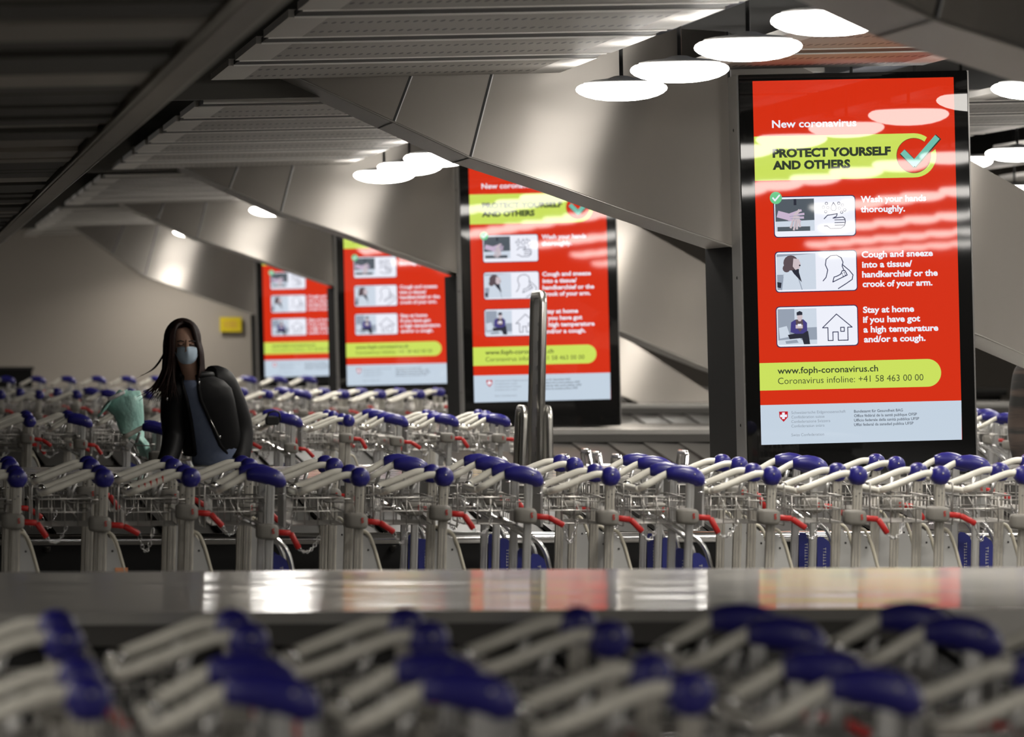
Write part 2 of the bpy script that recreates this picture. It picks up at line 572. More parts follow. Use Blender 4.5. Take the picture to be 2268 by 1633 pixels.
# ================================================================== CAROUSELS
ISL = [(13.2, 15.4), (24.53, 26.75), (35.86, 38.1), (47.2, 49.45), (58.5, 60.75)]
CAR_LABEL = ['steel baggage carousel across the whole foreground behind the blurred trolleys',
             'steel baggage carousel behind the sharp trolley row, carrying the largest screen',
             'steel baggage carousel with grey overlapping plates under the second nearest screen',
             'steel baggage carousel hidden behind the trolleys under the third screen',
             'steel baggage carousel behind the farthest trolley row']
for k, (ya, yb) in enumerate(ISL):
    x0, x1 = -3.0, [6.0, 9.0, 11.0, 12.0, 12.0][k]
    if k: x0 = -4.0
    root = empty('baggage_carousel', ((x0 + x1) / 2, (ya + yb) / 2, 0))
    tag(root, CAR_LABEL[k], 'baggage carousel')
    off = root.location
    b = MB()
    b.box((0, 0, 0.885), (x1 - x0, yb - ya, 0.03), 'island_steel')
    b.obj('island_top', root)
    for sy in (-1, 1):
        b = MB()
        b.box((0, sy * ((yb - ya) / 2 - 0.02), 0.845), (x1 - x0, 0.03, 0.055), 'fascia')
        b.obj('fascia', root)
    b = MB()
    b.box((0, 0, 0.42), (x1 - x0 - 0.1, yb - ya - 0.2, 0.83), 'kick')
    b.obj('base', root)
    # overlapping slanted rubber plates on either side
    if k == 0:
        b = MB()
        xa, xb = P(2095, 1355, ya).x - off.x, P(2420, 1355, ya).x - off.x
        b.prism([(xa, 0.898), (xa + 0.12, 0.815), (xb, 0.815), (xb, 0.898)][::-1], -(yb - ya) / 2 - 0.02, -(yb - ya) / 2 - 0.006, 'end_plate')
        tag(b.obj('end_plate', root), 'bright bent steel end plate')
    hw = (yb - ya) / 2
    n = int((x1 - x0) / 0.24)
    for sy in (-1, 1):
        b = MB()
        for i in range(n):
            xa = -(x1 - x0) / 2 + i * 0.24
            e = 0.05
            pts = [(xa, hw - 0.02, 0.818), (xa + 0.26, hw - 0.02, 0.806), (xa + 0.26 + e, hw + 0.9, 0.685), (xa + e * 1.6, hw + 1.0, 0.700)]
            pts = [(p[0], sy * p[1], p[2]) for p in pts]
            lo = [(p[0], p[1], p[2] - 0.02) for p in pts]
            pm = 'plates' if k else 'plates_shaded'
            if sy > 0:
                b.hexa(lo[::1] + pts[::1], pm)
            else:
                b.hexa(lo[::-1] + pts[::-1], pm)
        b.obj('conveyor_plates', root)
        b = MB()
        b.box((0, sy * (hw + 1.0), 0.33), (x1 - x0, 0.04, 0.66), 'kick')
        b.obj('kick_panel', root)
        b = MB()
        b.tube([(-(x1 - x0) / 2, sy * (hw + 1.12), 0.672), ((x1 - x0) / 2, sy * (hw + 1.12), 0.672)], 0.028, 'chrome', 14)
        for i in range(int((x1 - x0) / 1.5) + 1):
            xx = -(x1 - x0) / 2 + 0.1 + i * 1.5
            b.tube([(xx, sy * (hw + 1.0), 0.62), (xx, sy * (hw + 1.12), 0.66)], 0.014, 'steel', 8)
        tag(b.obj('bumper_rail', root), 'round chrome bumper rail')

# ================================================================== SCREENS
def emis(name, col, k=1.0):
    return mat(name, g(0.004), 0.015, emit=col, estr=k, spec=0.42)


emis('scr_red', srgb(212, 47, 18), 1.0)
emis('scr_lime', srgb(203, 224, 94), 1.0)
emis('scr_white', srgb(238, 240, 250), 1.0)
emis('scr_foot', srgb(196, 210, 224), 1.0)
emis('scr_dark', srgb(48, 58, 44), 1.0)
emis('scr_ink', srgb(40, 44, 80), 1.0)
emis('scr_teal', srgb(112, 190, 172), 1.0)
emis('scr_green', srgb(110, 200, 140), 1.0)
emis('scr_grey', srgb(140, 150, 162), 1.0)
emis('scr_grey2', srgb(84, 92, 104), 1.0)
emis('scr_shield', srgb(190, 30, 44), 1.0)
emis('ph_dark', srgb(84, 92, 100), 1.0)
emis('ph_mid', srgb(150, 160, 176), 1.0)
emis('ph_light', srgb(205, 215, 228), 1.0)
emis('ph_skin', srgb(200, 180, 205), 1.0)
emis('ph_face', srgb(205, 190, 196), 1.0)
emis('ph_hair', srgb(92, 78, 84), 1.0)
emis('ph_navy', srgb(70, 64, 130), 1.0)
emis('ph_black', srgb(44, 46, 58), 1.0)

SW, SH = 0.937, 1.671          # lit area, metres


def S(px, py):
    """pixel on the nearest screen -> metres on the lit area (x right, z up from the bottom left)"""
    u = (px - (1670 + 18 * (py - 172) / 814.0)) / 456.0
    v = (py - (172 - 11.6 * (px - 1670) / 456.0)) / 814.5
    return u * SW, (1 - v) * SH


TXT = {}


def text_tris(s, bold):
    key = (s, bold)
    if key in TXT: return TXT[key]
    cu = bpy.data.curves.new('t', 'FONT')
    cu.body = s
    cu.size = 1.0
    cu.offset = bold
    cu.resolution_u = 3
    o = bpy.data.objects.new('t', cu)
    scene.collection.objects.link(o)
    dg = bpy.context.evaluated_depsgraph_get()
    dg.update()
    me = bpy.data.meshes.new_from_object(o.evaluated_get(dg))
    vs = [(v.co.x, v.co.y) for v in me.vertices]
    fs = [tuple(p.vertices) for p in me.polygons]
    bpy.data.objects.remove(o)
    bpy.data.curves.remove(cu)
    bpy.data.meshes.remove(me)
    TXT[key] = (vs, fs)
    return TXT[key]


class Poster(MB):
    lvl = 0.0

    def poly(s, pts, m, z):
        vs = [(p[0], -z * 0.0005, p[1]) for p in pts]
        s.add(vs, [tuple(range(len(vs)))], m)

    def pp(s, pix, m, z):
        s.poly([S(*p) for p in pix], m, z)

    def disc(s, c, r, m, z, n=28, a0=0, a1=360, rin=0):
        cx, cy = S(*c)
        k = SW / 456.0
        outer = [(cx + r * k * cos(radians(a0 + (a1 - a0) * i / n)), cy + r * k * sin(radians(a0 + (a1 - a0) * i / n))) for i in range(n + (1 if rin else 0))]
        if rin:
            inner = [(cx + rin * k * cos(radians(a0 + (a1 - a0) * i / n)), cy + rin * k * sin(radians(a0 + (a1 - a0) * i / n))) for i in range(n + 1)]
            for i in range(n):
                s.poly([outer[i], outer[i + 1], inner[i + 1], inner[i]], m, z)
        else:
            s.poly(outer, m, z)

    def line(s, pix, w, m, z, closed=False):
        q = [Vector(S(*p)) for p in pix]
        k = SW / 456.0 * w / 2
        if closed: q = q + [q[0]]
        for a, c in zip(q, q[1:]):
            d = (c - a)
            if d.length < 1e-7: continue
            d.normalize()
            nn = Vector((-d.y, d.x)) * k
            e = d * k * 0.6
            s.poly([a - e - nn, c + e - nn, c + e + nn, a - e + nn], m, z)

    def text(s, t, px, py, width, cap, m, z, bold=0.0):
        vs, fs = text_tris(t, bold)
        x0 = min(v[0] for v in vs); x1 = max(v[0] for v in vs)
        k = SW / 456.0
        sx = width * k / (x1 - x0)
        hv = text_tris('H', bold)[0]
        sy = cap * k / (max(v[1] for v in hv) - min(v[1] for v in hv))
        ox, oy = S(px, py)
        vv = [(ox + (v[0] - x0) * sx, -z * 0.0005, oy + v[1] * sy) for v in vs]
        s.add(vv, fs, m)


def rr_pix(x, y, w, h, r, seg=4):
    """rounded rectangle in photo pixels leaning with the screen"""
    cx, cy = x + w / 2, y + h / 2
    out = []
    for a, c in rrect(w, h, r, seg):
        px, py = cx + a, cy - c
        out.append((px + 18 * (py - cy) / 814.0, py - 11.6 * (px - cx) / 456.0))
    return out


def make_poster():
    b = Poster()
    b.poly([(0, 0), (SW, 0), (SW, SH), (0, SH)], 'scr_red', 0)
    W_, I_ = 'scr_white', 'scr_ink'
    b.text('New coronavirus', 1714, 276, 191, 17, W_, 2, 0.022)
    # lime banner with the tick
    b.pp([(1673, 296), (2037, 287), (2037, 386), (1675, 395)], 'scr_lime', 1)
    b.disc((2037, 336.5), 49.3, 'scr_lime', 1.2, 40)
    b.disc((2035, 337), 39.5, 'scr_dark', 1.6, 40)
    b.disc((2035, 337), 38.5, 'scr_red', 2, 40)
    b.pp([(2050, 322), (2076, 276), (2100, 310), (2064, 338)], 'scr_red', 2.4)
    b.line([(2012, 332), (2037, 356), (2088, 298)], 16.5, 'scr_dark', 3)
    b.line([(2012, 331), (2036, 355), (2086, 298)], 13.5, 'scr_teal', 3.5)
    b.text('PROTECT YOURSELF', 1715, 342, 268, 20, 'scr_dark', 3, 0.052)
    b.text('AND OTHERS', 1715, 369, 176, 20, 'scr_dark', 3, 0.052)
    # three cards
    for i, (x, y) in enumerate(((1719, 430), (1722, 553), (1724, 676))):
        b.pp(rr_pix(x - 2, y - 2, 186, 92, 8), I_, 1)
        b.pp(rr_pix(x, y, 182, 88, 7), W_, 2)
        def q(u, v):                      # card coordinates 0..182, 0..88
            return (x + u + 18 * (v - 44) / 814.0, y + v - 11.6 * (u - 91) / 456.0)
        def pg(pts, m, z): b.pp([q(*p) for p in pts], m, z)
        def ln(pts, m='scr_ink', w=2.0, z=4, closed=False): b.line([q(*p) for p in pts], w, m, z, closed)
        if i == 0:
            pg([(2, 4), (90, 4), (90, 76), (2, 76)], 'ph_dark', 3)
            pg([(2, 54), (90, 52), (90, 76), (2, 76)], 'ph_light', 3.2)
            pg([(6, 66), (80, 66), (80, 76), (6, 76)], 'ph_dark', 3.4)
            pg([(44, 4), (50, 4), (50, 18), (44, 18)], 'ph_black', 3.4)
            ln([(11, 38), (18, 40), (32, 44)], 'ph_skin', 15, 3.6)
            for f0, f1 in (((30, 40), (60, 30)), ((32, 42), (66, 38)), ((32, 46), (65, 46)), ((32, 50), (58, 54))):
                ln([f0, f1], 'ph_skin', 5.0, 3.7)
            for f0, f1 in (((46, 40), (36, 68)), ((50, 42), (43, 73)), ((52, 44), (50, 71)), ((54, 44), (57, 66))):
                ln([f0, f1], 'ph_face', 4.6, 3.8)
            ln([(56, 30), (46, 40)], 'ph_face', 6, 3.85)
            for f0, f1 in (((34, 43), (64, 40.5)), ((36, 48), (62, 48.5)), ((43, 52), (40, 66)), ((49, 52), (47, 68))):
                ln([f0, f1], 'ph_mid', 1.0, 3.9)
            # drop, bubbles and hand outline
            ln([(134, 14), (129, 22), (128, 28), (131, 32), (137, 32), (140, 28), (139, 22)], closed=True, w=1.6)
            for u, v in ((118, 16), (121, 25), (111, 24), (116, 34), (146, 16), (147, 27), (154, 20), (152, 36), (159, 31)):
                b.disc(q(u, v), 3.6, I_, 4, 12, rin=2.2)
            ln([(112, 50), (120, 42), (130, 41), (142, 39), (140, 45), (132, 49), (155, 47), (159, 51), (160, 58), (158, 66), (150, 72), (126, 72), (118, 66), (112, 66)])
            for v in (53, 59, 65):
                ln([(136, v), (158, v)], w=1.7)
        elif i == 1:
            pg([(2, 4), (90, 4), (90, 84), (2, 84)], 'ph_mid', 3)
            pg([(2, 10), (90, 4), (90, 50), (2, 50)], 'ph_light', 3.1)
            pg([(56, 40), (74, 24), (90, 20), (90, 84), (66, 84)], 'ph_light', 3.2)
            pg([(12, 84), (16, 52), (30, 42), (44, 38), (60, 46), (76, 84)], 'ph_light', 3.4)
            ln([(16, 54), (12, 84)], 'ph_mid', 2, 3.5); ln([(48, 50), (58, 84)], 'ph_mid', 2, 3.5)
            pg([(34, 38), (52, 38), (52, 46), (58, 68), (40, 48)], 'ph_black', 3.6)
            b.disc(q(34, 24), 17, 'ph_hair', 3.7, 16)
            b.disc(q(24, 36), 9, 'ph_hair', 3.7, 12)
            pg([(40, 14), (52, 16), (56, 26), (54, 36), (44, 40), (38, 32)], 'ph_face', 3.9)
            b.disc(q(54, 30), 2, 'ph_black', 4, 8)
            pg([(2, 66), (12, 68), (10, 80), (2, 78)], 'ph_black', 3.5)
            # head outline and crook of the arm
            ln([(106, 66), (113, 58), (117, 42), (112, 30), (114, 18), (124, 10), (138, 9), (148, 15), (152, 25), (150, 34), (154, 44)])
            ln([(150, 30), (166, 44), (174, 54), (172, 64), (160, 72), (140, 84)])
            ln([(128, 69), (131, 58), (138, 56), (146, 52), (150, 44), (156, 44), (161, 54), (128, 69)])
            for u, v in ((149, 50), (154, 48), (151, 55), (156, 53)):
                ln([(u, v), (u + 1, v + 2)], w=1.8)
        else:
            pg([(2, 4), (90, 4), (90, 84), (2, 84)], 'ph_light', 3)
            pg([(2, 4), (40, 4), (40, 50), (2, 60)], 'ph_mid', 3.1)
            pg([(2, 48), (90, 46), (90, 74), (2, 74)], 'ph_mid', 3.2)
            pg([(4, 46), (22, 42), (30, 66), (6, 70)], 'ph_light', 3.3)
            pg([(24, 62), (70, 54), (74, 84), (60, 84), (56, 70), (28, 72)], 'ph_black', 3.5)
            pg([(2, 74), (52, 70), (60, 84), (2, 84)], 'ph_light', 3.6)
            pg([(18, 76), (44, 73), (48, 80), (20, 82)], 'ph_mid', 3.7)
            pg([(32, 34), (42, 28), (60, 28), (68, 36), (68, 54), (58, 60), (42, 60), (30, 56)], 'ph_navy', 3.8)
            pg([(42, 28), (58, 28), (60, 46), (52, 56), (44, 46)], 'ph_hair', 3.9)
            pg([(46, 14), (57, 14), (58, 24), (54, 32), (49, 32), (46, 25)], 'ph_face', 4)
            pg([(45, 12), (52, 9), (58, 12), (58, 18), (45, 19)], 'ph_black', 4.1)
            pg([(42, 40), (58, 40), (58, 48), (42, 48)], 'ph_face', 4.2)
            pg([(47, 38), (55, 38), (55, 43), (47, 43)], 'scr_white', 4.3)
            ln([(103, 48), (135, 18), (170, 48), (160, 48), (160, 77), (138, 77), (138, 58), (126, 58), (126, 77), (115, 77), (115, 48)], closed=True)
            ln([(144, 48), (152, 48), (152, 57), (144, 57)], closed=True)
    b.disc((1722, 433), 13.8, 'scr_green', 5, 24)
    b.line([(1715, 433), (1720, 439), (1730, 427)], 3.6, W_, 5.5)
    for t, x, y, w in (('Wash your hands', 1914, 442, 149), ('thoroughly.', 1914, 464.5, 101),
                       ('Cough and sneeze', 1916, 566, 162), ('into a tissue/', 1917, 588.5, 114),
                       ('handkerchief or the', 1917, 610.5, 172), ('crook of your arm.', 1918, 632, 159),
                       ('Stay at home', 1919, 690, 116), ('if you have got', 1919, 712, 130),
                       ('a high temperature', 1920, 734, 170), ('and/or a cough.', 1921, 756, 140)):
        b.text(t, x, y, w, 14.5, W_, 2, 0.034)
    # lime pill
    b.pp([(1684, 803), (2065, 793.5), (2066, 856), (1685, 864.5)], 'scr_lime', 1)
    b.disc((2065, 824.8), 31.2, 'scr_lime', 1.1, 36)
    b.text('www.foph-coronavirus.ch', 1725, 827, 228, 14.5, 'scr_dark', 2, 0.014)
    b.text('Coronavirus infoline: +41 58 463 00 00', 1726, 850, 330, 14, 'scr_dark', 2, -0.004)
    # footer
    b.pp([(1686, 897), (2142, 887), (2143, 975), (1688, 986)], 'scr_foot', 1)
    b.pp([(1728, 911.5), (1748, 911), (1748, 924), (1738.5, 934.5), (1729, 924.5)], 'scr_shield', 2)
    b.pp([(1735, 913.5), (1741, 913.3), (1741, 928), (1735, 928.2)], W_, 3)
    b.pp([(1730.5, 918.5), (1746, 918), (1746, 923.6), (1730.5, 924)], W_, 3.1)
    for t, y, w in (('Schweizerische Eidgenossenschaft', 917, 123), ('Conf\u00e9d\u00e9ration suisse', 927, 75),
                    ('Confederazione Svizzera', 937, 88), ('Confederaziun svizra', 947, 75), ('Swiss Confederation', 967, 74)):
        b.text(t, 1756, y, w, 6.2, 'scr_grey', 2)
    for t, y, w in (('Bundesamt f\u00fcr Gesundheit BAG', 914, 111), ('Office f\u00e9d\u00e9ral de la sant\u00e9 publique OFSP', 924, 143),
                    ('Ufficio federale della sanit\u00e0 pubblica UFSP', 934, 148), ('Uffizi federal da sanadad publica UFSP', 944, 135)):
        b.text(t, 1898, y, w, 6.2, 'scr_grey2', 2, 0.012)
    return b.mesh('lit_poster')


POSTER = make_poster()
KIO = [(24.6, 1688, 986, 'largest lit screen on the right, its poster fully visible, black cabinet'),
       (36.7, 1052, 892, 'lit screen partly behind the steel hoop barrier, second nearest, black cabinet'),
       (47.8, 770, 855, 'third lit screen from the front, heading hidden by the strut above'),
       (58.7, 588, 836, 'smallest and farthest lit screen, foot hidden behind trolley handles')]
for k, (d, bx, by, lab) in enumerate(KIO):
    p = P(bx, by, d)
    zb = 0.90
    root = empty('information_screen', (p.x + SW / 2, d, zb), (0, -RHO + 0.001, 0))
    h0 = p.z - zb + 0.012
    bw = SW / 2 + 0.065
    top = h0 + SH + 0.030
    b = MB()
    dep = 0.26
    b.box((0, dep / 2 + 0.012, top / 2), (2 * bw - 0.006, dep - 0.02, top), 'cabinet_black')
    b.obj('cabinet', root)
    b = MB()                                # glass front with rounded corners
    b.rbox((0, 0.010, top / 2 + 0.0), (2 * bw, 0.02, top), 'cabinet_black', 0.008)
    b.obj('front_glass', root)
    for sx in (-1, 1):
        b = MB()
        b.box((sx * (bw + 0.004), dep / 2 + 0.01, top / 2), (0.008, dep, top), 'cabinet_side')
        for zz in (0.25, top / 2, top - 0.25):
            b.ell((sx * (bw + 0.009), dep / 2, zz), (0.003, 0.008, 0.008), 'cabinet_black', 8, 5)
        tag(b.obj('side_frame', root), 'grey metal side frame')
    # lit display; the front glass sits flush round it
    o = bpy.data.objects.new('display', POSTER)
    scene.collection.objects.link(o)
    o.parent = root
    o.location = (-SW / 2, -0.0012, h0)
    b = MB()                                # black pillar that carries the strut behind the screen
    hp = 1.05 if k else 1.14
    b.box((0.0, dep + 0.45, hp / 2 - 0.0), (2 * bw + 0.01, 0.86, hp), 'pillar_black')
    b.obj('pillar', root)
    tag(root, lab, 'screen', 'lit information screens along the carousels')

# ================================================================== LAMPS
def lamp_mesh():
    b = MB()
    R = 0.205
    prof = [(0.012, -0.080), (0.07, -0.077), (0.12, -0.070), (0.16, -0.059), (0.188, -0.046), (0.202, -0.034), (0.205, -0.024), (0.200, -0.014), (0.186, -0.005), (0.165, 0.0)]
    n = 32
    b.loft([[(r * cos(2 * pi * k / n), r * sin(2 * pi * k / n), z) for k in range(n)] for r, z in prof], 'lamp_glass', caps=True)
    m1 = b.mesh('diffuser')
    b = MB()
    prof = [(0.172, -0.003), (0.168, 0.006), (0.13, 0.014), (0.06, 0.022), (0.03, 0.032), (0.012, 0.034)]
    b.loft([[(r * cos(2 * pi * k / n), r * sin(2 * pi * k / n), z) for k in range(n)] for r, z in prof], 'lamp_top', caps=True)
    m2 = b.mesh('shade')
    b = MB()
    b.tube([(0, 0, 0.02), (0, 0, 0.64)], 0.009, 'black_metal', 8)
    m3 = b.mesh('hanger')
    return m1, m2, m3


LM = lamp_mesh()
lamp_spots = []
for k in range(5):
    y1 = FIN_D[k]
    y0 = FIN_D[k - 1] + FIN_T if k else -8.0
    y = y1 - 0.92
    while y > y0 + 0.2:
        for li, lx in enumerate(LAMP_X):
            if li in (3, 4) and (y > 50 or y < 1): continue
            if li > 6 or (li in (5, 6) and 13.5 < y < 47) or (li == 0 and 7 < y < 13.5) or (li == 1 and y < 14.4) or (li == 2 and y < 2.5): continue
            lamp_spots.append((li, lx, y, k))
        y -= 1.83
VIS = {}
cnt = {}
ROWN = ['left-hand', 'second', 'third', 'fourth', 'fifth']
DOWN = bpy.data.lights.new('downlight', 'AREA')
DOWN.shape = 'DISK'
DOWN.size = 0.30
DOWN.energy = 17.0
DOWN.color = (1.0, 0.94, 0.85)
DOWN.spread = radians(148)
WIDE = DOWN.copy()                # near lamps, widened and strengthened to light the near trolleys
WIDE.spread = radians(168)
WIDE.energy = 20.0
for li, ya, yb in ((3, 0.5, -3.7), (4, -5.0, -15), (7, -14, -27), (8, -24, -38)):
    y = ya
    while y > yb:
        lamp_spots.append((li, LAMP_X[li], y, 0))
        y -= 1.83
y = 65.0
while y > 60.2:
    for li in (0, 5, 6):
        lamp_spots.append((li, LAMP_X[li], y, 5))  # hidden lamps added to brighten the far wall
    y -= 1.83
for li, lx, y, k in lamp_spots:
    h = (0.995 if y < 25 else 0.945) - (0.035 if li == 1 else 0) - (0.026 * (lx - 7.1) if lx > 8 else 0)
    p = T(lx - (0.13 if li == 0 and k == 4 else 0), h, y)
    root = empty('pendant_lamp', p)
    for nm, me in zip(('diffuser', 'shade', 'hanger'), LM):
        o = bpy.data.objects.new(nm, me)
        scene.collection.objects.link(o)
        o.parent = root
    root.rotation_euler[1] = -0.018
    if y > -9:
        o = bpy.data.objects.new('bulb', WIDE if y < 13.5 else DOWN)
        scene.collection.objects.link(o)
        o.parent = root
        o.location = (0, 0, -0.086)
    r = cnt[(li, k)] = cnt.get((li, k), 0) + 1
    ordn = ['first', 'second', 'third', 'fourth', 'fifth', 'sixth', 'seventh', 'eighth', 'ninth'][min(r - 1, 8)]
    place = ['the top right strut', 'the strut at the largest screen', 'the strut at the second screen', 'the strut at the third screen', 'the farthest strut', 'the far wall (added, unseen)'][k]
    if li in (5, 6):
        lab = 'unseen white disc pendant lamp added for fill over the left of the hall'
        grp = 'added fill lamps on the left'
    elif k == 0 or (li >= 3):
        lab = 'white disc pendant lamp seen as a reflection on the screens'  # first row nearest the camera also lands here, added to light near trolleys
        grp = 'reflected pendant lamps'
    else:
        lab = 'white disc lamp, %s before %s, %s row' % (ordn, place, ROWN[li])
        grp = 'pendant lamps in the ceiling recesses'
    tag(root, lab, 'lamp', grp)

# ================================================================== TROLLEYS
TW = 0.43                        # distance between the two sides
HZ = 1.06                        # height of the handle joints


def lean(z):
    return 0.027 * (z - HZ)


def trolley_meshes(kind):
    """kind 'ball' or 'wing': list of (name, mesh, label, parent index)"""
    out = []
    ya, yb = -TW / 2, TW / 2
    def put(name, b, label=None, par=-1):
        out.append((name, b.mesh(name), label, par))
        return len(out) - 1
    post_m = 'alu_painted' if kind == 'ball' else 'alu'
    for y in (ya, yb):
        b = MB()
        z0, z1 = 0.13, HZ - 0.01
        w, t = (0.033, 0.026) if kind == 'ball' else (0.029, 0.026)
        rings = []
        for z in (z0, z1):
            rings.append([(lean(z) + px, y + py, z) for px, py in rrect(w, t, 0.005, 2)])
        b.loft(rings, post_m, smooth=False)
        # grooves down the face of the extrusion
        for gx in (-0.006, 0.006):
            b.hexa([(lean(z0) + gx - 0.0012, y - t / 2 - 0.0008, z0), (lean(z0) + gx + 0.0012, y - t / 2 - 0.0008, z0), (lean(z0) + gx + 0.0012, y - t / 2 + 0.001, z0), (lean(z0) + gx - 0.0012, y - t / 2 + 0.001, z0),
                    (lean(z1) + gx - 0.0012, y - t / 2 - 0.0008, z1), (lean(z1) + gx + 0.0012, y - t / 2 - 0.0008, z1), (lean(z1) + gx + 0.0012, y - t / 2 + 0.001, z1), (lean(z1) + gx - 0.0012, y - t / 2 + 0.001, z1)], 'steel')
        if kind == 'ball':
            for zz in (0.985, 0.995):
                b.ell((lean(zz) + (0.006 if zz > 0.99 else -0.006), y - t / 2, zz), (0.003, 0.001, 0.004), 'rubber', 8, 4)
        put('post', b)
    # handle: one bent tube, near arm - crossbar - far arm
    b = MB()
    if kind == 'ball':
        arm = [(-0.01, 0.004), (-0.05, 0.006), (-0.085, -0.004), (-0.14, -0.026), (-0.195, -0.047)]
        e = (-0.214, -0.054)
        rad = 0.0125
    else:
        arm = [(-0.07, 0.012), (-0.10, 0.0), (-0.135, -0.020), (-0.165, -0.036)]
        e = (-0.182, -0.046)
        rad = 0.0125
    path = [(x, ya, HZ + z) for x, z in arm] + [(e[0], ya + 0.02, HZ + e[1]), (e[0] - 0.004, ya + 0.05, HZ + e[1] - 0.002)]
    path += [(x, -y, z) for x, y, z in path[::-1]]
    b.tube(smooth_path(path, 4), rad, 'grip', 12)
    h = put('handle', b)
    for s in (-1, 1):
        b = MB()
        b.tube([(e[0] + 0.004, s * (TW / 2 - 0.05), HZ + e[1] + 0.004), (e[0] + 0.004, s * (TW / 2 - 0.035), HZ + e[1] + 0.004)], rad + 0.003, 'chrome', 10)
        put('handle_clamp', b, None, h)
    # blue joints / grips
    for y in (ya, yb):
        b = MB()
        if kind == 'ball':
            rings = []
            for q, sc in ((-0.028, 0.25), (-0.026, 0.62), (-0.018, 0.88), (-0.004, 1.0), (0.018, 1.0), (0.026, 0.85), (0.03, 0.4)):
                ring = []
                for k in range(20):
                    a = 2 * pi * k / 20
                    rx, rz = 0.0355 * cos(a), 0.034 * sin(a)
                    if rz < 0: rx *= 1.06
                    ring.append((rx * sc, y + q, HZ + rz * sc - (0.004 if rz < -0.02 else 0)))
                rings.append(ring)
            b.loft(rings, 'blue')
            b.ell((0.004, y - 0.0285, HZ + 0.006), (0.0035, 0.002, 0.0035), 'steel', 8, 4)
        else:
            prof = [(-0.088, 0.004, 0.013, 0.014), (-0.084, 0.004, 0.020, 0.020), (-0.06, 0.006, 0.026, 0.024), (-0.03, 0.004, 0.0315, 0.027), (0.0, -0.003, 0.034, 0.029), (0.022, -0.010, 0.033, 0.028), (0.040, -0.016, 0.027, 0.024), (0.050, -0.020, 0.016, 0.015), (0.053, -0.022, 0.005, 0.005)]
            b.loft([[(x, y + ry * cos(2 * pi * k / 18), HZ + 0.004 + zc + rz * sin(2 * pi * k / 18)) for k in range(18)] for x, zc, rz, ry in prof], 'blue')
            b.ell((0.012, y - 0.028, HZ + 0.006), (0.0035, 0.002, 0.0035), 'steel', 8, 4)
        put('grip_joint' if kind == 'ball' else 'grip_wing', b)
    # coin lock
    zl = 0.935
    b = MB()
    rings = []
    for x, hh, ty in ((-0.052, 0.018, 0.02), (-0.048, 0.025, 0.026), (-0.03, 0.0275, 0.031), (0.0, 0.0285, 0.033), (0.016, 0.027, 0.032), (0.024, 0.022, 0.028), (0.028, 0.014, 0.02)):
        rings.append([(x + lean(zl), ya - 0.024 + p, zl + q - (x * 0.04)) for p, q in rrect(2 * ty, 2 * hh, 0.011, 3)])
    b.loft(rings, 'grey_plastic')
    lk = put('coin_lock', b, 'grey plastic coin lock')
    b = MB()                     # red number stamped on the lock
    x0, yy = 0.004 + lean(zl), ya - 0.0585
    for (u0, v0, u1, v1) in ((0, 9, 8, 7), (0, 9, 2, 4), (0, 5, 8, 3.4), (6, 5, 8, 0), (0, 1.6, 8, 0)):
        u0, u1 = min(u0, u1), max(u0, u1); v0, v1 = min(v0, v1), max(v0, v1)
        b.box((x0 + (u0 + u1) / 2000, yy, zl - 0.006 + (v0 + v1) / 1000), ((u1 - u0) / 1000, 0.002, (v1 - v0) / 500), 'red_mark')
    put('lock_number', b, 'red digit', lk)
    # basket in front of the posts
    b = MB()
    bx0, bx1, z0, z1 = 0.075, 0.26, 0.89, 0.985
    r = 0.0022
    for y in [ya + 0.01 + (TW - 0.02) * i / 6 for i in range(7)]:
        b.tube([(bx0, y, z1), (bx0, y, z0), (bx1, y, z0), (bx1, y, z1 - 0.005)], r, 'wire', 5)
    for x in [bx0 + (bx1 - bx0) * i / 4 for i in range(5)]:
        for y in (ya + 0.01, yb - 0.01):
            b.tube([(x, y, z0), (x, y, z1)], r, 'wire', 5)
    for z in (z0, (z0 + z1) / 2, z1):
        b.tube([(bx0, ya + 0.01, z), (bx1, ya + 0.01, z), (bx1, yb - 0.01, z), (bx0, yb - 0.01, z)], r * (1.5 if z == z1 else 1.1), 'wire', 6, closed=True)
    put('basket', b, 'wire basket')
    # sign holder across the trolley, seen edge on
    b = MB()
    xs = 0.052
    fr = [(xs, y, z) for y, z in [(p + 0.0, q + 0.955) for p, q in rrect(TW - 0.08, 0.150, 0.014, 3)]]
    if kind == 'ball':
        b.tube(fr, 0.0032, 'wire', 6, closed=True)
        sg = put('sign_frame', b)
        b = MB(); b.box((xs, 0, 0.955), (0.002, TW - 0.09, 0.14), 'clear_pane')
        put('sign_pane', b, 'clear plastic pane', sg)
    else:
        b.box((xs, -0.02, 0.955), (0.008, TW - 0.12, 0.155), 'white_panel')
        b.tube([(xs + 0.004, ya + 0.01, HZ - 0.026), (xs - 0.01, yb - 0.02, HZ - 0.026)], 0.006, 'chrome', 8)
        b.ell((xs - 0.012, ya + 0.01, 1.0), (0.012, 0.004, 0.003), 'chrome', 8, 5)
        put('sign_board', b, 'pale upright sign board')
    # brake linkage hanging under the handle
    for s in (-1, 1):
        b = MB()
        y = s * (TW / 2 - 0.03)
        b.tube([(-0.10, y, HZ - 0.02), (-0.118, y, 0.985)], 0.0075, 'alu', 8)
        b.tube([(-0.15, y, 0.992), (-0.118, y, 0.972), (-0.04, y, 0.968), (0.0, y, 0.968)], 0.0032, 'wire', 6)
        b.tube([(-0.125, y, 0.97), (-0.105, y, 0.93), (-0.09, y, 0.905)], 0.0024, 'wire', 5)
        put('brake_linkage', b)
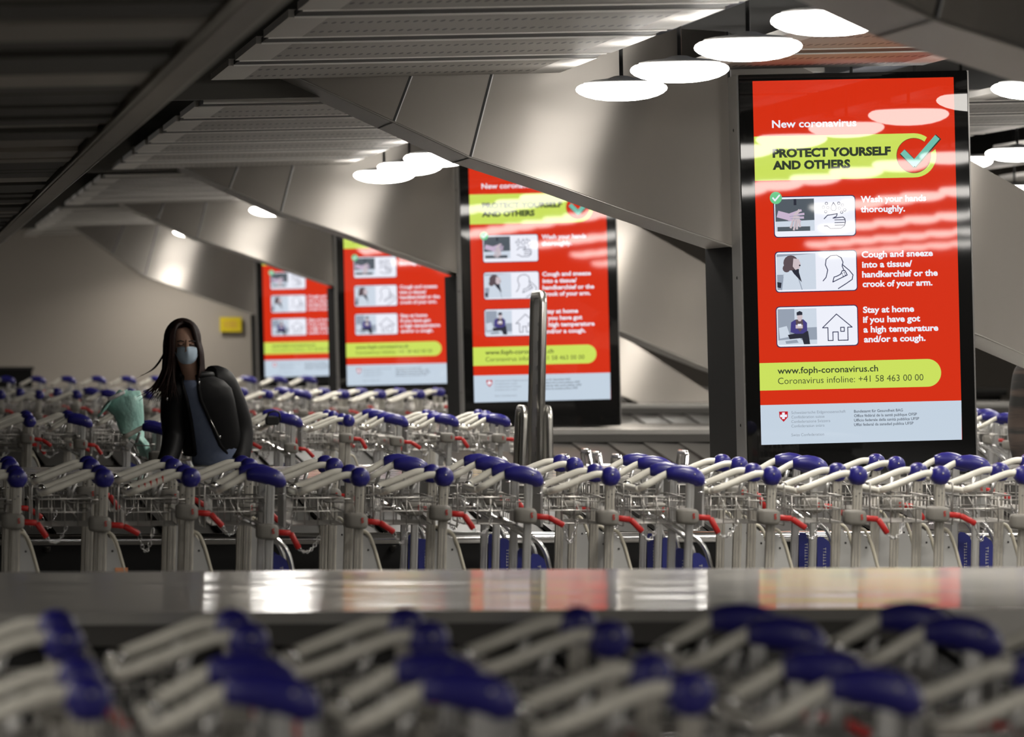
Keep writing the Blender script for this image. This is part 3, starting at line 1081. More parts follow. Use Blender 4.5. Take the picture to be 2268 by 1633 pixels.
    # side panels with a curved tube edge
    for y in (ya, yb):
        s = -1 if y < 0 else 1
        b = MB()
        xo = lean(0.6)
        if kind == 'ball':
            edge = [(0.000, 0.862), (0.022, 0.866), (0.040, 0.852), (0.056, 0.815), (0.072, 0.76), (0.098, 0.66), (0.125, 0.55), (0.16, 0.40)]
            pts = [(0.012, 0.30), (0.168, 0.36)] + [(x - 0.004, z - 0.012) for x, z in edge[::-1][:-1]] + [(0.012, 0.848)]
            b.prism([(x + xo * 0.6, z) for x, z in pts][::-1], y - 0.003, y + 0.003, 'white_panel')
            b.ell((0.030, y - 0.004, 0.80), (0.004, 0.002, 0.004), 'rubber', 8, 4)
            sp = put('side_panel', b, 'off-white side panel')
            b = MB()
            b.tube(smooth_path([(x + xo * 0.6, y, z) for x, z in edge], 3), 0.0062, 'cream_edge', 8)
            put('panel_edge', b, None, sp)
        else:
            pts = [(0.016, 0.30), (0.14, 0.34), (0.115, 0.50), (0.09, 0.64), (0.072, 0.735), (0.062, 0.765), (0.040, 0.782), (0.022, 0.784), (0.016, 0.775)]
            b.prism([(x + xo * 0.6, z) for x, z in pts][::-1], y - 0.004, y + 0.004, 'blue_panel')
            sp = put('side_panel', b, 'dark blue side panel')
            b = MB()
            rr = random.Random(3)
            z = 0.55
            while z < 0.745:         # run of upright lettering, too small to read
                hgt = rr.choice([0.006, 0.008, 0.009])
                b.box((0.037, y - 0.0046, z + hgt / 2), (0.011, 0.001, 0.0022), 'white_panel')
                b.box((0.037 + rr.choice([-0.0045, 0.0045]), y - 0.0046, z + hgt / 2), (0.0022, 0.001, hgt), 'white_panel')
                z += hgt + 0.0035
            put('panel_lettering', b, 'white upright lettering', sp)
            b = MB()
            edge = [(-0.10, 0.915), (-0.05, 0.888), (0.0, 0.858), (0.040, 0.828), (0.066, 0.795), (0.082, 0.745), (0.105, 0.63), (0.130, 0.50), (0.15, 0.38)]
            yt = y + s * 0.022 * (1 if s < 0 else 1)
            b.tube(smooth_path([(x + xo * 0.6, y + 0.03 * (-s), z) for x, z in edge], 3), 0.0095, 'chrome', 10)
            put('slanted_tube', b, None, -1)
    # chrome bumper hoop leaning over the platform
    b = MB()
    hp = [(0.135, ya + 0.09, 0.30), (0.112, ya + 0.09, 0.60), (0.098, ya + 0.10, 0.69), (0.094, ya + 0.13, 0.705), (0.094, yb - 0.13, 0.705), (0.098, yb - 0.10, 0.69), (0.112, yb - 0.09, 0.60), (0.135, yb - 0.09, 0.30)]
    b.tube(smooth_path(hp, 3), 0.0085, 'chrome', 8)
    put('bumper_hoop', b)
    # platform frame, narrowing and rising to the front so that trolleys nest
    b = MB()
    for s in (-1, 1):
        b.tube([(lean(0.13), s * TW / 2, 0.14), (0.30, s * 0.16, 0.16), (0.62, s * 0.09, 0.20)], 0.014, 'alu', 8)
    b.tube([(0.62, -0.09, 0.20), (0.64, 0, 0.205), (0.62, 0.09, 0.20)], 0.014, 'alu', 8)
    b.tube([(0.13, -0.19, 0.30), (0.135, -0.12, 0.30)], 0.007, 'alu', 6)
    b.tube([(0.13, 0.19, 0.30), (0.135, 0.12, 0.30)], 0.007, 'alu', 6)
    b.tube([(0.15, -0.19, 0.15), (0.15, -0.125, 0.29)], 0.007, 'alu', 6)
    b.tube([(0.15, 0.19, 0.15), (0.15, 0.125, 0.29)], 0.007, 'alu', 6)
    put('platform', b)
    for (x, y) in ((lean(0.1), ya), (lean(0.1), yb), (0.60, 0.0)):
        b = MB()
        b.tube([(x, y - 0.018, 0.065), (x, y + 0.018, 0.065)], 0.065, 'rubber', 18)
        b.tube([(x, y, 0.10), (x, y, 0.19 if x > 0.3 else 0.15)], 0.009, 'steel', 8)
        put('wheel', b)
    return out


def key_mesh(a):
    """red key stuck into the lock, its lower half bent by angle a"""
    b = MB()
    z = 0.933
    x0, y = 0.024 + lean(z), -TW / 2 - 0.026
    p1 = (x0 + 0.048, y, z - 0.004)
    p2 = (p1[0] + 0.062 * cos(a), y, p1[2] + 0.062 * sin(a))
    for q0, q1 in (((x0, y, z), p1), (p1, p2)):
        d = Vector(q1) - Vector(q0)
        rings = []
        up = Vector((0, 1, 0)).cross(d).normalized()
        for t in (0.0, 0.06, 0.94, 1.0):
            sc = 0.75 if t in (0.0, 1.0) else 1.0
            c = Vector(q0) + d * t
            rings.append([c + up * (q * sc) + Vector((0, p * sc, 0)) for p, q in rrect(0.016, 0.021, 0.006, 2)])
        b.loft(rings, 'red_plastic')
    return b.mesh('lock_key'), p2


def chain_mesh(p2, sag, xe=0.175):
    b = MB()
    a = Vector(p2)
    e = Vector((xe, -TW / 2 + 0.03, 0.915))
    n = 11
    pts = []
    for i in range(n + 1):
        t = i / n
        p = a.lerp(e, t)
        p.z -= sag * 4 * t * (1 - t)
        pts.append(p)
    for i in range(n):
        c = (pts[i] + pts[i + 1]) / 2
        d = (pts[i + 1] - pts[i])
        ln = d.length * 0.72
        d.normalize()
        side = Vector((0, 1, 0)) if i % 2 else Vector((0, 1, 0)).cross(d)
        ring = [c + d * (ln * cos(2 * pi * k / 8)) + side * (0.0060 * sin(2 * pi * k / 8)) for k in range(8)]
        b.tube(ring, 0.0018, 'chrome', 4, closed=True)
    return b.mesh('lock_chain')


TM = {k: trolley_meshes(k) for k in ('ball', 'wing')}
KEYS = []
for i, a in enumerate((-34, -56, -28, -46, -62)):
    km, p2 = key_mesh(radians(a))
    KEYS.append((km, chain_mesh(p2, [0.05, 0.035, 0.07, 0.045, 0.03][i])))

ORD = ['first', 'second', 'third', 'fourth', 'fifth', 'sixth', 'seventh', 'eighth', 'ninth', 'tenth', 'eleventh', 'twelfth', 'thirteenth', 'fourteenth', 'fifteenth']
trolley_count = 0


LRND = random.Random(5)
LOCKS = {38: 1153, 230: 1160, 422: 1134, 600: 1178, 797: 1155, 983: 1138, 1171: 1145, 1352: 1150, 1529: 1148, 1709: 1150, 1900: 1152, 2083: 1145}


def trolley(px, d, kind, lab, grp, detail=2, dz=0.0, lock_dz=None):
    global trolley_count
    q = P(px, 1000, d)
    root = empty('luggage_trolley', (q.x, d + TW / 2, dz))
    objs = []
    lz = lock_dz if lock_dz is not None else LRND.uniform(-0.045, 0.03)
    for nm, me, label, par in TM[kind]:
        if detail < 1 and nm in ('lock_number', 'brake_linkage', 'handle_clamp', 'panel_lettering', 'sign_pane'):
            objs.append(None); continue
        o = bpy.data.objects.new(nm, me)
        scene.collection.objects.link(o)
        o.parent = objs[par] if par >= 0 else root
        if label: o['label'] = label
        if nm == 'coin_lock': o.location.z = lz
        objs.append(o)
    km, cm = KEYS[trolley_count % 5]
    o = bpy.data.objects.new('lock_key', km); scene.collection.objects.link(o); o.parent = root
    o['label'] = 'red bent key'
    o.location.z = lz
    if detail >= 1:
        o = bpy.data.objects.new('lock_chain', cm); scene.collection.objects.link(o); o.parent = root; o.location.z = lz
    trolley_count += 1
    tag(root, lab, 'luggage trolley', grp)
    return root


DESC = {'ball': 'trolley with round blue joints', 'wing': 'trolley with long blue grips'}
ROWS = [
    # depth of the near side, pixels of the near post + kind, row words, detail
    (7.87, [(-270, 'b'), (195, 'b'), (629, 'w'), (1066, 'w'), (1530, 'b'), (1966, 'w'), (2420, 'b')], 'blurred nearest nest', 2),
    (9.25, [(-250, 'b'), (140, 'b'), (550, 'b'), (950, 'b'), (1350, 'b'), (1765, 'w'), (2155, 'w'), (2560, 'b')], 'blurred second nest', 1),
    (19.2, [(-150, 'b'), (38, 'b'), (230, 'b'), (422, 'b'), (600, 'w'), (797, 'b'), (983, 'b'), (1171, 'w'), (1352, 'b'), (1529, 'w'), (1709, 'b'), (1900, 'b'), (2083, 'b'), (2268, 'b')], 'sharp front nest', 2),
    (20.6, [(-150, 'b'), (22, 'b'), (202, 'b'), (384, 'b'), (552, 'b'), (740, 'b'), (922, 'w'), (1103, 'w'), (1272, 'b'), (1462, 'w'), (1637, 'b'), (1805, 'w'), (1985, 'b'), (2165, 'w'), (2330, 'b')], 'sharp rear nest', 2),
    (30.5, [(-50, 'b'), (66, 'b'), (184, 'w'), (530, 'b'), (650, 'w'), (772, 'b'), (884, 'w'), (996, 'w'), (1110, 'w'), (2240, 'w'), (2355, 'w')], 'front nest behind woman', 1),
    (31.9, [(-53, 'b'), (60, 'b'), (154, 'b'), (286, 'w'), (399, 'w'), (512, 'b'), (625, 'w'), (738, 'b'), (848, 'w'), (960, 'b'), (1077, 'b'), (2196, 'w'), (2310, 'w')], 'rear nest behind woman', 1),
    (41.9, [(3, 'b'), (88, 'b'), (171, 'b'), (249, 'w'), (330, 'b'), (415, 'w'), (500, 'b'), (596, 'b'), (676, 'w'), (765, 'b'), (846, 'b'), (932, 'b')], 'front nest by third screen', 0),
    (43.3, [(45, 'b'), (128, 'b'), (211, 'w'), (292, 'b'), (374, 'b'), (456, 'w'), (540, 'b'), (640, 'w'), (722, 'b'), (805, 'b'), (890, 'b'), (976, 'b')], 'rear nest by third screen', 0),
    (53.2, [(22, 'w'), (90, 'w'), (157, 'w'), (224, 'w'), (290, 'w'), (356, 'w'), (422, 'w'), (488, 'w'), (557, 'w'), (625, 'w'), (690, 'w')], 'farthest nest by beige wall', 0),
]
NEAR = {}
for d, lst, words, det in ROWS:
    n_in = 0
    nested = []
    for i, (px, kd) in enumerate(lst):
        kind = 'ball' if kd == 'b' else 'wing'
        lab = '%s, %s from left in the %s' % (DESC[kind], ORD[i], words)
        NEAR[(d, px)] = trolley(px, d, kind, lab, 'luggage trolleys in the ' + words, det,
                               lock_dz=(1135.5 - LOCKS[px]) / 625 if d == 19.2 and px in LOCKS else None)

# trolley the woman is beside, with the mint bag over its handle
bagt = trolley(352, 28.75, 'wing', 'single trolley beside the woman with the mint bag over its handle', None, 1, -0.01)

# stickers and tape
t = NEAR[(19.2, 422)]
b = MB()
for i in range(5):
    b.ell((-0.098 - i * 0.021, -TW / 2, HZ - 0.008 - i * 0.0082), (0.008, 0.0138, 0.0138), 'red_mark', 8, 6)
tag(b.obj('handle_marks', t), 'red letters scrawled on the grip')
t = NEAR[(19.2, 230)]
b = MB(); b.box((0.062, -TW / 2 - 0.0045, 0.732), (0.045, 0.002, 0.018), 'orange_paper')
tag(b.obj('panel_sticker', t), 'small orange sticker')

# ================================================================== MINT BAG
b = MB()
d = 28.98
outline = [((262, 868), (312, 870)), ((246, 882), (316, 884)), ((232, 900), (318, 905)), ((252, 918), (319, 925)), ((258, 940), (319, 945)), ((264, 958), (320, 958)), ((285, 972), (319, 970)), ((302, 985), (330, 985)), ((306, 1000), (334, 1000)), ((318, 1012), (336, 1012))]
rings = []
rnd = random.Random(8)
for j, (l, r_) in enumerate(outline):
    a, c = P(l[0], l[1], d), P(r_[0], r_[1], d)
    ctr, half = (a + c) / 2, (c - a) / 2
    ring = []
    for k in range(20):
        an = 2 * pi * k / 20
        dep = 0.055 + 0.02 * sin(j * 1.1)
        wob = 1 + 0.14 * rnd.uniform(-1, 1)
        ring.append(ctr + half * cos(an) + Vector((0, dep * sin(an) * wob, 0.012 * sin(an * 3 + j))))
    rings.append(ring)
b.loft(rings, 'mint')
bag = b.obj('plastic_bag')
bag.location = (0, 0, 0)
tag(bag, 'crumpled mint green plastic bag hanging over a trolley handle beside the woman', 'bag')
b = MB()
pts = [P(272, 874, d - 0.04), P(250, 882, d - 0.05), P(236, 898, d - 0.06), P(226, 914, d - 0.06), P(220, 922, d - 0.05)]
rs = [0.030, 0.036, 0.034, 0.028, 0.012]
rings = []
for j, (p, r_) in enumerate(zip(pts, rs)):
    rings.append([p + Vector((r_ * 0.9 * cos(2 * pi * k / 14), 0.02 * sin(2 * pi * k / 14) * (1 + 0.5 * sin(k * 2.3 + j)), r_ * 0.8 * cos(2 * pi * k / 14) * (1 + 0.3 * sin(k * 1.7 + j)))) for k in range(14)])
b.loft(rings, 'mint')
b.tube(smooth_path([P(240, 885, d - 0.085), P(258, 877, d - 0.09), P(275, 869, d - 0.07)], 6), 0.010, 'white_paper', 8)
b.obj('bag_handle', bag)
b = MB()
b.box(P(290, 983, d - 0.07), (0.03, 0.004, 0.05), 'white_paper', Matrix.Rotation(radians(35), 3, 'Y'))
tag(b.obj('paper_slip'), 'small white paper slip lying by the mint bag', 'paper')

# ================================================================== WOMAN
WD = 28.25


def wp(px, py, dd=0.0):
    return P(px, py, WD + dd)


def skin_figure(name, verts, edges, radii, m, parent, levels=2):
    me = bpy.data.meshes.new(name)
    me.from_pydata([tuple(v) for v in verts], edges, [])
    me.materials.append(MATS[m])
    o = bpy.data.objects.new(name, me)
    scene.collection.objects.link(o)
    o.parent = parent
    sk = o.modifiers.new('skin', 'SKIN')
    sk.use_smooth_shade = True
    lay = me.skin_vertices[0] if len(me.skin_vertices) else None
    if lay is None:
        me.skin_vertices  # layer is made by the modifier
    for i, r in enumerate(radii):
        me.skin_vertices[0].data[i].radius = r if isinstance(r, tuple) else (r, r)
        me.skin_vertices[0].data[i].use_root = (i == 0)
    ss = o.modifiers.new('smooth', 'SUBSURF')
    ss.levels = levels; ss.render_levels = levels
    return o


def hand_chains(wrist, dirv, palm_n, add):
    """palm plus five bent fingers; add(point, radius, link)"""
    d = dirv.normalized()
    s = d.cross(palm_n).normalized()
    pn = palm_n.normalized()
    p0 = add(wrist + d * 0.045, 0.026, None)
    for k, (off, ln) in enumerate(((-0.027, 0.060), (-0.009, 0.070), (0.009, 0.066), (0.026, 0.052))):
        a = add(wrist + d * 0.085 + s * off, 0.0095, p0)
        b_ = add(wrist + d * (0.085 + ln * 0.5) + s * off * 1.1 + pn * 0.010, 0.0085, a)
        add(wrist + d * (0.085 + ln * 0.85) + s * off * 1.1 + pn * 0.032, 0.0075, b_)
    a = add(wrist + d * 0.05 - s * 0.032 + pn * 0.008, 0.011, p0)
    add(wrist + d * 0.085 - s * 0.042 + pn * 0.024, 0.009, a)
    return p0


def figure(pose, parent, m='skin'):
    V_, E_, R_ = [], [], []
    idx = {}
    def add(p, r, link):
        V_.append(Vector(p)); R_.append(r)
        if link is not None: E_.append((link, len(V_) - 1))
        return len(V_) - 1
    for nm, p, r, par in pose:
        idx[nm] = add(p, r, idx[par] if par else None)
    for side in ('l', 'r'):
        w, e = V_[idx['wrist_' + side]], V_[idx['elbow_' + side]]
        dv = (w - e)
        base = idx['wrist_' + side]
        first = [True]
        def add2(p, r, link):
            return add(p, r, base if link is None else link)
        hand_chains(w, dv, Vector((0, -1, 0.1)), add2)
    return skin_figure('body', V_, E_, R_, m, parent)


wroot = empty('person', (wp(490, 1040).x, WD, 0))
tag(wroot, 'woman with long dark hair and blue face mask, leaning forward in black leather jacket', 'person')
wl = wroot.location.copy()
wroot_l = lambda v: Vector(v) - wl
hipL, hipR = wp(512, 1042, 0.05), wp(470, 1046, -0.05)
def floor_pt(px, dd):
    v = wp(px, 1200, dd); return Vector((v.x, v.y, 0.0))
kneeL = floor_pt(520, 0.0) + Vector((0, -0.03, 0.46)); ankL = floor_pt(535, 0.22) + Vector((0, 0, 0.09))
kneeR = floor_pt(458, -0.16) + Vector((0, 0, 0.46)); ankR = floor_pt(452, -0.12) + Vector((0, 0, 0.09))
HC = wp(411, 762, -0.24)         # middle of the head
pose = [
    ('pelvis', wp(490, 1042), (0.085, 0.065), None),
    ('waist', wp(478, 985, -0.03), (0.08, 0.06), 'pelvis'),
    ('chest', wp(455, 905, -0.07), (0.085, 0.06), 'waist'),
    ('neck0', wp(430, 850, -0.14), (0.046, 0.046), 'chest'),
    ('neck1', wp(421, 822, -0.19), (0.046, 0.046), 'neck0'),
    ('jaw', wp(414, 797, -0.245), (0.056, 0.058), 'neck1'),
    ('face', wp(411, 768, -0.24), (0.072, 0.082), 'jaw'),
    ('brow', wp(409, 745, -0.225), (0.074, 0.088), 'face'),
    ('crown', wp(407, 727, -0.21), (0.052, 0.062), 'brow'),
    ('sh_l', wp(482, 850, -0.06), 0.045, 'neck0'),
    ('elbow_l', wp(532, 945, -0.02), 0.044, 'sh_l'),
    ('wrist_l', wp(524, 1032, -0.10), 0.027, 'elbow_l'),
    ('sh_r', wp(392, 862, -0.13), 0.044, 'neck0'),
    ('elbow_r', wp(384, 960, -0.10), 0.042, 'sh_r'),
    ('wrist_r', wp(362, 1038, -0.22), 0.026, 'elbow_r'),
    ('hip_l', hipL + Vector((0, 0, -0.04)), 0.068, 'pelvis'),
    ('knee_l', kneeL, 0.055, 'hip_l'),
    ('ank_l', ankL, 0.040, 'knee_l'),
    ('toe_l', ankL + Vector((-0.02, -0.15, -0.055)), 0.032, 'ank_l'),
    ('hip_r', hipR + Vector((0, 0, -0.04)), 0.068, 'pelvis'),
    ('knee_r', kneeR, 0.055, 'hip_r'),
    ('ank_r', ankR, 0.040, 'knee_r'),
    ('toe_r', ankR + Vector((-0.02, -0.15, -0.055)), 0.032, 'ank_r'),
]
pose = [(n_, wroot_l(p), r, q) for n_, p, r, q in pose]
figure(pose, wroot)


def limb(b, pts, rs, m, n=14):
    b.tube(smooth_path(pts, 5), [rs[min(len(rs) - 1, int(i / 5))] + (rs[min(len(rs) - 1, int(i / 5) + 1)] - rs[min(len(rs) - 1, int(i / 5))]) * (i % 5) / 5 for i in range((len(pts) - 1) * 5 + 1)], m, n)


# shirt (closed loft), seen in the open jacket
def torso_ring(c, a, bb, yaw, n, a0=0, a1=2 * pi, closed=True, tilt=(0, 0)):
    out = []
    for k in range(n):
        an = a0 + (a1 - a0) * k / (n if closed else n - 1)
        x, y = a * cos(an), bb * sin(an)
        X, Y = x * cos(yaw) - y * sin(yaw), x * sin(yaw) + y * cos(yaw)
        out.append(wroot_l(c) + Vector((X, Y, tilt[0] * X + tilt[1] * Y)))
    return out


b = MB()
sh = [(wp(490, 1030, -0.0), 0.150, 0.112), (wp(488, 1020, -0.01), 0.150, 0.112), (wp(477, 985, -0.04), 0.134, 0.104), (wp(461, 930, -0.08), 0.138, 0.108), (wp(447, 885, -0.11), 0.148, 0.108), (wp(438, 862, -0.135), 0.138, 0.098), (wp(429, 848, -0.15), 0.090, 0.088), (wp(425, 842, -0.16), 0.070, 0.070)]
b.loft([torso_ring(c, a, q, radians(-12), 26) for c, a, q in sh], 'knit')
# cuff of the shirt below each sleeve
for pts, rs in (([(527, 1018, -0.09), (524, 1034, -0.10)], 0.036), ([(367, 1024, -0.20), (362, 1038, -0.22)], 0.034)):
    b.tube([wroot_l(wp(*p)) for p in pts], rs, 'knit', 12)
b.obj('shirt', wroot)
# jacket: open shell round the back and sides, plus sleeves and collar
b = MB()
ja = [(wp(476, 1006, 0.0), 0.166, 0.126), (wp(469, 985, -0.03), 0.160, 0.122), (wp(459, 930, -0.075), 0.164, 0.128), (wp(447, 885, -0.11), 0.172, 0.128),
      (wp(440, 860, -0.13), 0.172, 0.112), (wp(434, 843, -0.14), 0.146, 0.098), (wp(428, 831, -0.145), 0.098, 0.085)]
# front opening faces the camera (-y); angles run from just right of it round the back
ropen = []
for c, a, q in ja:
    ropen.append((c, a, q))
GAP = [(-58, -124), (-66, -120), (-78, -116), (-85, -112), (-84, -113), (-78, -115), (-70, -119)]
outer, inner = [], []
for (c, a, q), (g0, g1) in zip(ropen, GAP):
    outer.append(torso_ring(c, a, q, radians(-12), 30, radians(g0), radians(g1 + 360), closed=False))
    inner.append(torso_ring(c, a - 0.012, q - 0.012, radians(-12), 30, radians(g0), radians(g1 + 360), closed=False))
b.loft(outer, 'leather', caps=False, closed=False)
b.loft([r[::-1] for r in inner], 'leather', caps=False, closed=False)
for side in (0, -1):                # rolled front edges
    b.tube([(o_[side] + i_[side]) / 2 for o_, i_ in zip(outer, inner)], 0.011, 'leather', 8)
b.tube([(p + q) / 2 for p, q in zip(outer[0], inner[0])], 0.011, 'leather', 8)
b.tube([(p + q) / 2 for p, q in zip(outer[-1], inner[-1])], 0.02, 'leather', 8)
limb(b, [wroot_l(wp(*p)) for p in ((462, 842, -0.09), (487, 850, -0.06), (516, 900, -0.03), (534, 950, -0.02), (534, 990, -0.05), (527, 1024, -0.09))], [0.075, 0.086, 0.074, 0.062, 0.058, 0.055], 'leather', 16)
limb(b, [wroot_l(wp(*p)) for p in ((412, 852, -0.13), (391, 866, -0.14), (383, 915, -0.11), (384, 962, -0.10), (378, 1000, -0.15), (366, 1030, -0.20))], [0.070, 0.076, 0.066, 0.058, 0.055, 0.050], 'leather', 16)
jk = b.obj('jacket', wroot)
b = MB()
for p0, p1 in (((466, 930), (486, 970)),):
    b.tube([wroot_l(wp(p0[0], p0[1], -0.235)), wroot_l(wp(p1[0], p1[1], -0.19))], 0.0035, 'steel', 6)
for px, py, dd in ((441, 848, -0.27), (487, 968, -0.195), (370, 884, -0.235)):
    b.ell(wroot_l(wp(px, py, dd)), (0.006, 0.004, 0.010), 'chrome', 8, 6)
tag(b.obj('jacket_zip', jk), 'shiny metal zip pulls')
# jeans
b = MB()
b.loft([torso_ring(c, a, q, radians(-12), 20) for c, a, q in ((wp(492, 1066, 0), 0.158, 0.118), (wp(491, 1040, 0), 0.150, 0.110), (wp(489, 1022, -0.01), 0.142, 0.104))], 'jeans')
limb(b, [wroot_l(p) for p in (hipL + Vector((0, 0, 0.02)), hipL + Vector((0, 0, -0.12)), kneeL, ankL + Vector((0, 0, 0.03)))], [0.098, 0.096, 0.066, 0.052], 'jeans', 14)
limb(b, [wroot_l(p) for p in (hipR + Vector((0, 0, 0.02)), hipR + Vector((0, 0, -0.12)), kneeR, ankR + Vector((0, 0, 0.03)))], [0.098, 0.096, 0.066, 0.052], 'jeans', 14)
b.obj('jeans', wroot)
b = MB()
for a in (ankL, ankR):
    rot = Matrix.Rotation(radians(8), 3, 'Z')
    b.ell(wroot_l(a + Vector((-0.01, -0.06, -0.045))), (0.045, 0.125, 0.045), 'dark_cloth', 14, 8, rot)
b.obj('shoes', wroot)
# face mask: curved cloth patch over nose, cheeks and chin
FRX = 0.0
hc = wroot_l(wp(411.5, 770, -0.24))
b = MB()
rows = []
for j, (py, hw_, out_) in enumerate(((767.5, 0.030, 0.100), (770, 0.050, 0.106), (777, 0.052, 0.112), (784, 0.0525, 0.112), (791, 0.051, 0.108), (798, 0.045, 0.100), (803, 0.035, 0.090), (806.5, 0.02, 0.080))):
    ctr = wroot_l(wp(413, py, -0.24))
    row = []
    for k in range(13):
        u = -1 + 2 * k / 12
        fold = 0.003 * (1 if j in (2, 4) else -1 if j in (3, 5) else 0)
        row.append(ctr + Vector((u * hw_, -(out_ + fold) * sqrt(max(0.05, 1 - 0.62 * u * u)) - (0.012 * max(0, 1 - abs(u) * 3) if j < 4 else 0), 0)))
    rows.append(row)
b.loft(rows, 'mask', caps=False, closed=False)
b.loft([[p + Vector((0, 0.004, 0)) for p in r][::-1] for r in rows], 'mask', caps=False, closed=False)
for s in (-1, 1):
    e = rows[1][0 if s < 0 else -1]
    f = rows[4][0 if s < 0 else -1]
    b.tube([e, e + Vector((s * 0.018, 0.07, 0.004)), f], 0.0015, 'mask', 5)
tag(b.obj('face_mask', wroot), 'pale blue pleated face mask')
# eyes, brows, nose bridge
b = MB()
for s, ex in ((-1, 398.5), (1, 423)):
    c = wroot_l(wp(ex, 763.5, -0.24)) + Vector((0, -0.074, 0))
    b.ell(c, (0.014, 0.012, 0.006), 'skin', 12, 6)
    b.tube([c + Vector((-0.014, -0.009, -0.001)), c + Vector((0, -0.0135, -0.003)), c + Vector((0.014, -0.009, -0.001))], 0.0026, 'brow', 6)
b.obj('eyelids', wroot)
b = MB()
for s, ex in ((-1, 398), (1, 423)):
    c = wroot_l(wp(ex, 756.5, -0.24)) + Vector((0, -0.082, 0))
    b.tube([c + Vector((-0.018, 0.004, -0.001)), c + Vector((0, -0.004, 0.004)), c + Vector((0.018, 0.004, 0.0))], [0.002, 0.0035, 0.002], 'brow', 6)
b.obj('eyebrows', wroot)
b = MB()
c = wroot_l(wp(412, 767, -0.24))
b.tube([c + Vector((0, -0.082, 0.03)), c + Vector((0, -0.100, -0.005)), c + Vector((0, -0.112, -0.03))], [0.008, 0.011, 0.013], 'skin', 10)
b.obj('nose', wroot)
# hair: cap over the skull, then long strands blown to the left
b = MB()
crown = wroot_l(wp(404, 735, -0.20))
rnd = random.Random(11)
capc = wroot_l(wp(404, 752, -0.165))
b.ell(capc, (0.098, 0.105, 0.112), 'hair', 22, 14)
pk = wroot_l(wp(408, 714, -0.22))


def strand(pts, r0):
    q = smooth_path([wroot_l(wp(*p)) for p in pts], 6)
    L = len(q)
    rs = [r0 * (0.55 + 0.45 * sin(pi * min(1, i / L * 1.6))) * (1 if i < L * 0.55 else max(0.10, 1 - (i - L * 0.55) / (L * 0.45))) for i in range(L)]
    b.tube(q, rs, 'hair', 6)


for i in range(64):                 # viewer's left: parted, over the cheek, blown away
    t = i / 63.0
    dd = -0.31 + 0.20 * rnd.random()
    x1 = 384 - 14 * t + rnd.uniform(-4, 4)
    tipx = 392 - 72 * t + rnd.uniform(-8, 8)
    tipy = 884 + rnd.uniform(-14, 14) - 4 * t
    midx = 388 - 38 * t + rnd.uniform(-4, 4)
    strand([(407 + rnd.uniform(-3, 3), 713 + rnd.uniform(0, 3), -0.24), (388 - 10 * t, 728 + 6 * t, dd), (x1, 775, dd - 0.01), (x1 - 8 * t, 815, dd), (midx, 850, dd - 0.01), (tipx, tipy, dd)], 0.0125)
for i in range(46):                 # viewer's right: over the shoulder behind the mask
    t = i / 45.0
    dd = -0.30 + 0.22 * t
    x1 = 436 + 8 * t + rnd.uniform(-2, 2)
    strand([(409 + rnd.uniform(-2, 2), 713, -0.24), (425 + 6 * t, 724 + 4 * t, dd), (434 + 7 * t, 755, dd), (x1 + 4, 785, dd), (442 + 12 * t, 815 + 8 * t, dd + 0.02), (438 + 16 * t, 842 + rnd.uniform(-6, 10), dd + 0.04)], 0.0115)
for i in range(26):                 # back of the head and neck
    t = i / 25.0
    strand([(404, 716, -0.16), (372 + 60 * t, 742, -0.12), (366 + 72 * t, 790, -0.12), (362 + 74 * t, 830, -0.12), (352 + 62 * t, 866, -0.12)], 0.016)
for j, ex in enumerate(((302, 838), (310, 832))):
    strand([(372, 760, -0.2), (360, 790, -0.2), (342, 815, -0.2), (322, 828, -0.2), (ex[0], ex[1], -0.2)], 0.0055)
strand([(366, 800, -0.22), (352, 838, -0.22), (330, 864, -0.22), (303, 880, -0.22)], 0.006)
strand([(366, 810, -0.22), (350, 848, -0.22), (330, 870, -0.22), (308, 888, -0.22)], 0.006)
b.obj('hair', wroot)

